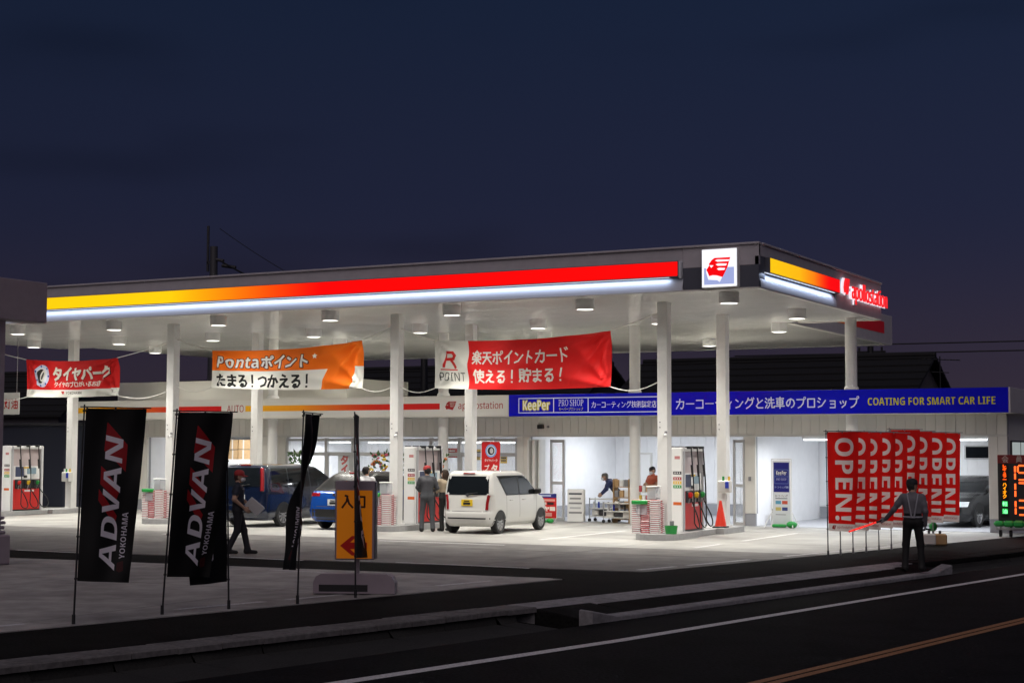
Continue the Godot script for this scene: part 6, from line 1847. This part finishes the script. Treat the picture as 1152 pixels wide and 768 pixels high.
# ---------------------------------------------------------------- goods, carts, flowers
func plant_stand(label: String, at: Vector3, w: float, sd: int, flowers: bool) -> void:
	var r := RandomNumberGenerator.new(); r.seed = sd
	var o := thing("flower_stand", label, "flowers", at, 0, "congratulatory flower stands")
	part(o, "pot", MB.new().lathe([Vector2(0, 0), Vector2(.18, 0), Vector2(.24, .5), Vector2(.2, .5)], 16).done(), M.white)
	for i in 6: part(o, "stem", cy(V(r.randf_range(-.1, .1), .4, r.randf_range(-.1, .1)), V(r.randf_range(-w, w) * .4, 1.6, r.randf_range(-.15, .15)), .012, -1, 5), M.leaf)
	for i in 70:
		var p := V(r.randf_range(-w, w) * .5, 1.45 + r.randf() * .55, r.randf_range(-.22, .22))
		var lf := MB.new()
		var d := V(r.randf_range(-1, 1), r.randf_range(.1, 1.2), r.randf_range(-.6, 1)).normalized()
		var s := d.cross(V(.3, .2, 1)).normalized() * .035
		var l := r.randf_range(.12, .24)
		lf.face([p, p + d * l * .5 + s, p + d * l], p - V(0, 0, 1)); lf.face([p, p + d * l * .5 - s, p + d * l], p - V(0, 0, 1))
		part(o, "leaf", lf.done(), M.leaf if i % 3 > 0 else M.leaf2)
	if flowers:
		for i in 46:
			var p := V(r.randf_range(-w, w) * .5, 1.4 + r.randf() * .6, r.randf_range(-.1, .28))
			var q := r.randf_range(.04, .075)
			part(o, "bloom", MB.new().ball(p, V(q, q * .8, q), 7, 4).done(), [M.bloom1, M.bloom2, M.bloom3, M.white][i % 4])

func cart(label: String, at: Vector3, w: float, h: float) -> void:
	var o := thing("service_cart", label, "cart", at)
	for x in [-w / 2, w / 2]:
		for z in [-.2, .2]:
			part(o, "post", cy(V(x, .08, z), V(x, h, z), .014, -1, 6), M.steel)
			part(o, "caster", cy(V(x, .05, z - .02), V(x, .05, z + .02), .05, -1, 10), M.rubber)
	for y in [.16, h * .55, h - .04]: part(o, "shelf", bx(V(0, y, 0), V(w, .03, .42), .008), M.offwhite)
	for i in 5: part(o, "bottle", cy(V(-w * .4 + i * w * .2, h * .55, .05), V(-w * .4 + i * w * .2, h * .55 + .2, .05), .035, .03, 8), [M.white, M.blue, M.offwhite, M.darkgrey, M.white][i])
	for i in 3: part(o, "crate", bx(V(-w * .3 + i * w * .3, .27, 0), V(w * .26, .18, .3), .015), [M.offwhite, M.darkgrey, M.offwhite][i])

func clutter() -> void:
	M.leaf = mk(.03, .085, .02, .5); M.leaf2 = mk(.06, .12, .03, .5)
	M.bloom1 = mk(.55, .16, .04, .7); M.bloom2 = mk(.6, .42, .06, .7); M.bloom3 = mk(.45, .08, .12, .7)
	plant_stand("flower stand with orange and yellow blooms in front of the office", V(-26.2, 0, -42.35), 1.7, 5, true)
	plant_stand("flower stand with mixed blooms beside the pump column", V(-27.6, 0, -42.5), 1.3, 8, true)
	plant_stand("green potted plant outside the office behind the minivan", V(-31.0, 0, -42.4), .9, 9, false)
	# middle bay
	cart("white tool cart with bottles by the round column in the middle bay", V(-20.55, 0, -43.6), .8, .72)
	cart("low white cart with crates in front of the bending person", V(-19.75, 0, -43.0), .9, .62)
	var rk := thing("goods_rack", "goods rack with coloured packets right of the round column", "rack", V(-18.98, 0, -42.85))
	for x in [-.32, .32]: part(rk, "upright", bx(V(x, .53, 0), V(.03, 1.06, .36), .005), M.card)
	for i in 4:
		part(rk, "shelf", bx(V(0, .08 + i * .28, 0), V(.62, .02, .36), .004), M.offwhite)
		for j in 5: part(rk, "packet", bx(V(-.24 + j * .12, .19 + i * .28, .08), V(.1, .18, .14), .01), [M.card, M.bloom2, M.white, M.pinkbox, M.offwhite][(i * 2 + j) % 5])
	var r2 := thing("goods_rack", "goods rack with pictures half hidden by the round column", "rack", V(-19.75, 0, -43.2))
	for x in [-.25, .25]: part(r2, "upright", bx(V(x, .65, 0), V(.03, 1.3, .3), .005), M.card)
	for i in 4:
		part(r2, "shelf", bx(V(0, .1 + i * .32, 0), V(.5, .02, .3), .004), M.card)
		for j in 3: part(r2, "packet", bx(V(-.16 + j * .16, .22 + i * .32, .06), V(.13, .2, .12), .01), [M.card, M.white, M.grey][(i + j) % 3])
	var af := thing("folding_sign", "folded white and blue sign leaning beside the red promotion board", "sign board", V(-21.1, 0, -42.8), .2)
	part(af, "panel", bx(V(0, .5, .1), V(.5, .95, .02), .01), M.white)
	part(af, "panel", bx(V(0, .5, -.12), V(.5, .95, .02), .01), M.offwhite)
	for i in 5: part(af, "print_line", bx(V(0, .85 - i * .14, .113), V(.4 - .06 * (i % 2), .05, .004)), [M.navy, M.grey, M.grey, M.trim, M.grey][i])
	part(af, "hinge", cy(V(-.25, .97, 0), V(.25, .97, 0), .02, -1, 8), M.steel)
	# right bay
	var ch := thing("folding_chair", "folded chair stack behind the tall blue and white sign", "chair", V(-15.25, 0, -44.3))
	part(ch, "seat", bx(V(0, .45, 0), V(.42, .04, .4), .015), M.navy)
	part(ch, "backrest", bx(V(0, .8, -.2), V(.42, .22, .03), .015), M.navy)
	for x in [-.2, .2]:
		part(ch, "leg", cy(V(x, .0, .2), V(x, .9, -.22), .013, -1, 6), M.steel)
		part(ch, "leg", cy(V(x, .0, -.25), V(x, .45, .15), .013, -1, 6), M.steel)
	var bk := thing("bicycle", "dark bicycle leaning just left of the red flags", "bicycle", V(-12.3, 0, -44.4), .4)
	for s in [-.5, .5]:
		var ring := []
		for i in 25: ring.append(V(s + .3 * cos(TAU * i / 24), .32 + .3 * sin(TAU * i / 24), 0))
		part(bk, "wheel", tb(ring, .022, 6), M.rubber)
	for q in [[V(-.5, .32, 0), V(-.1, .32, 0)], [V(-.1, .32, 0), V(.34, .8, 0)], [V(-.1, .32, 0), V(-.22, .85, 0)], [V(-.22, .78, 0), V(.34, .82, 0)], [V(.34, .95, 0), V(.5, .32, 0)], [V(-.5, .32, 0), V(-.2, .75, 0)]]:
		part(bk, "frame_tube", cy(q[0], q[1], .018, -1, 8), M.black)
	part(bk, "saddle", bx(V(-.24, .9, 0), V(.24, .05, .14), .02), M.black)
	part(bk, "handlebar", cy(V(.3, .98, -.26), V(.3, .98, .26), .014, -1, 8), M.steel)
	# weights and sandbags behind the guard
	for a in [["pale concrete block on the lot behind the guard", V(-9.15, 0, -37.0), M.offwhite], ["brown concrete block on the lot right of the guard", V(-8.92, 0, -37.1), M.card]]:
		var s := thing("concrete_block", a[0], "block", a[1], .3)
		part(s, "block", bx(V(0, .13, 0), V(.3, .26, .26), .03), a[2])
		part(s, "socket", cy(V(0, .25, 0), V(0, .33, 0), .03, -1, 8), M.darkgrey)
	var gr := thing("green_weight", "green ball weight among the red flag feet", "weight", V(-9.2, .0, -37.6))
	part(gr, "ball", MB.new().ball(V(0, .4, 0), V(.1, .12, .1)).done(), M.green)
	part(gr, "stalk", cy(V(0, 0, 0), V(0, .34, 0), .03, -1, 8), M.darkgrey)
	# trees behind the houses, dark against the dusk
	var us := thing("extinguisher", "small red extinguisher at the foot of the leftmost column", "extinguisher", V(-37.9, 0, -42.9))
	part(us, "cylinder", MB.new().lathe([Vector2(0, .0), Vector2(.08, .0), Vector2(.085, .4), Vector2(.05, .48), Vector2(.02, .5), Vector2(0, .5)], 14).done(), M.red)
	part(us, "valve", bx(V(0, .54, 0), V(.1, .06, .04), .01), M.black)
	part(us, "hose", tb([V(.04, .54, 0), V(.11, .48, 0), V(.1, .25, 0)], .012, 6), M.black)
	var nt := thing("notice_board", "tall red notice panel beside the leftmost column", "notice", V(-38.9, 0, -43.2))
	part(nt, "panel", bx(V(0, 1.4, 0), V(.42, 1.2, .03), .006), mk(.28, .03, .04, .6))
	for i in 4: part(nt, "print_line", bx(V(0, 1.85 - i * .28, .018), V(.3, .1, .004)), M.white)
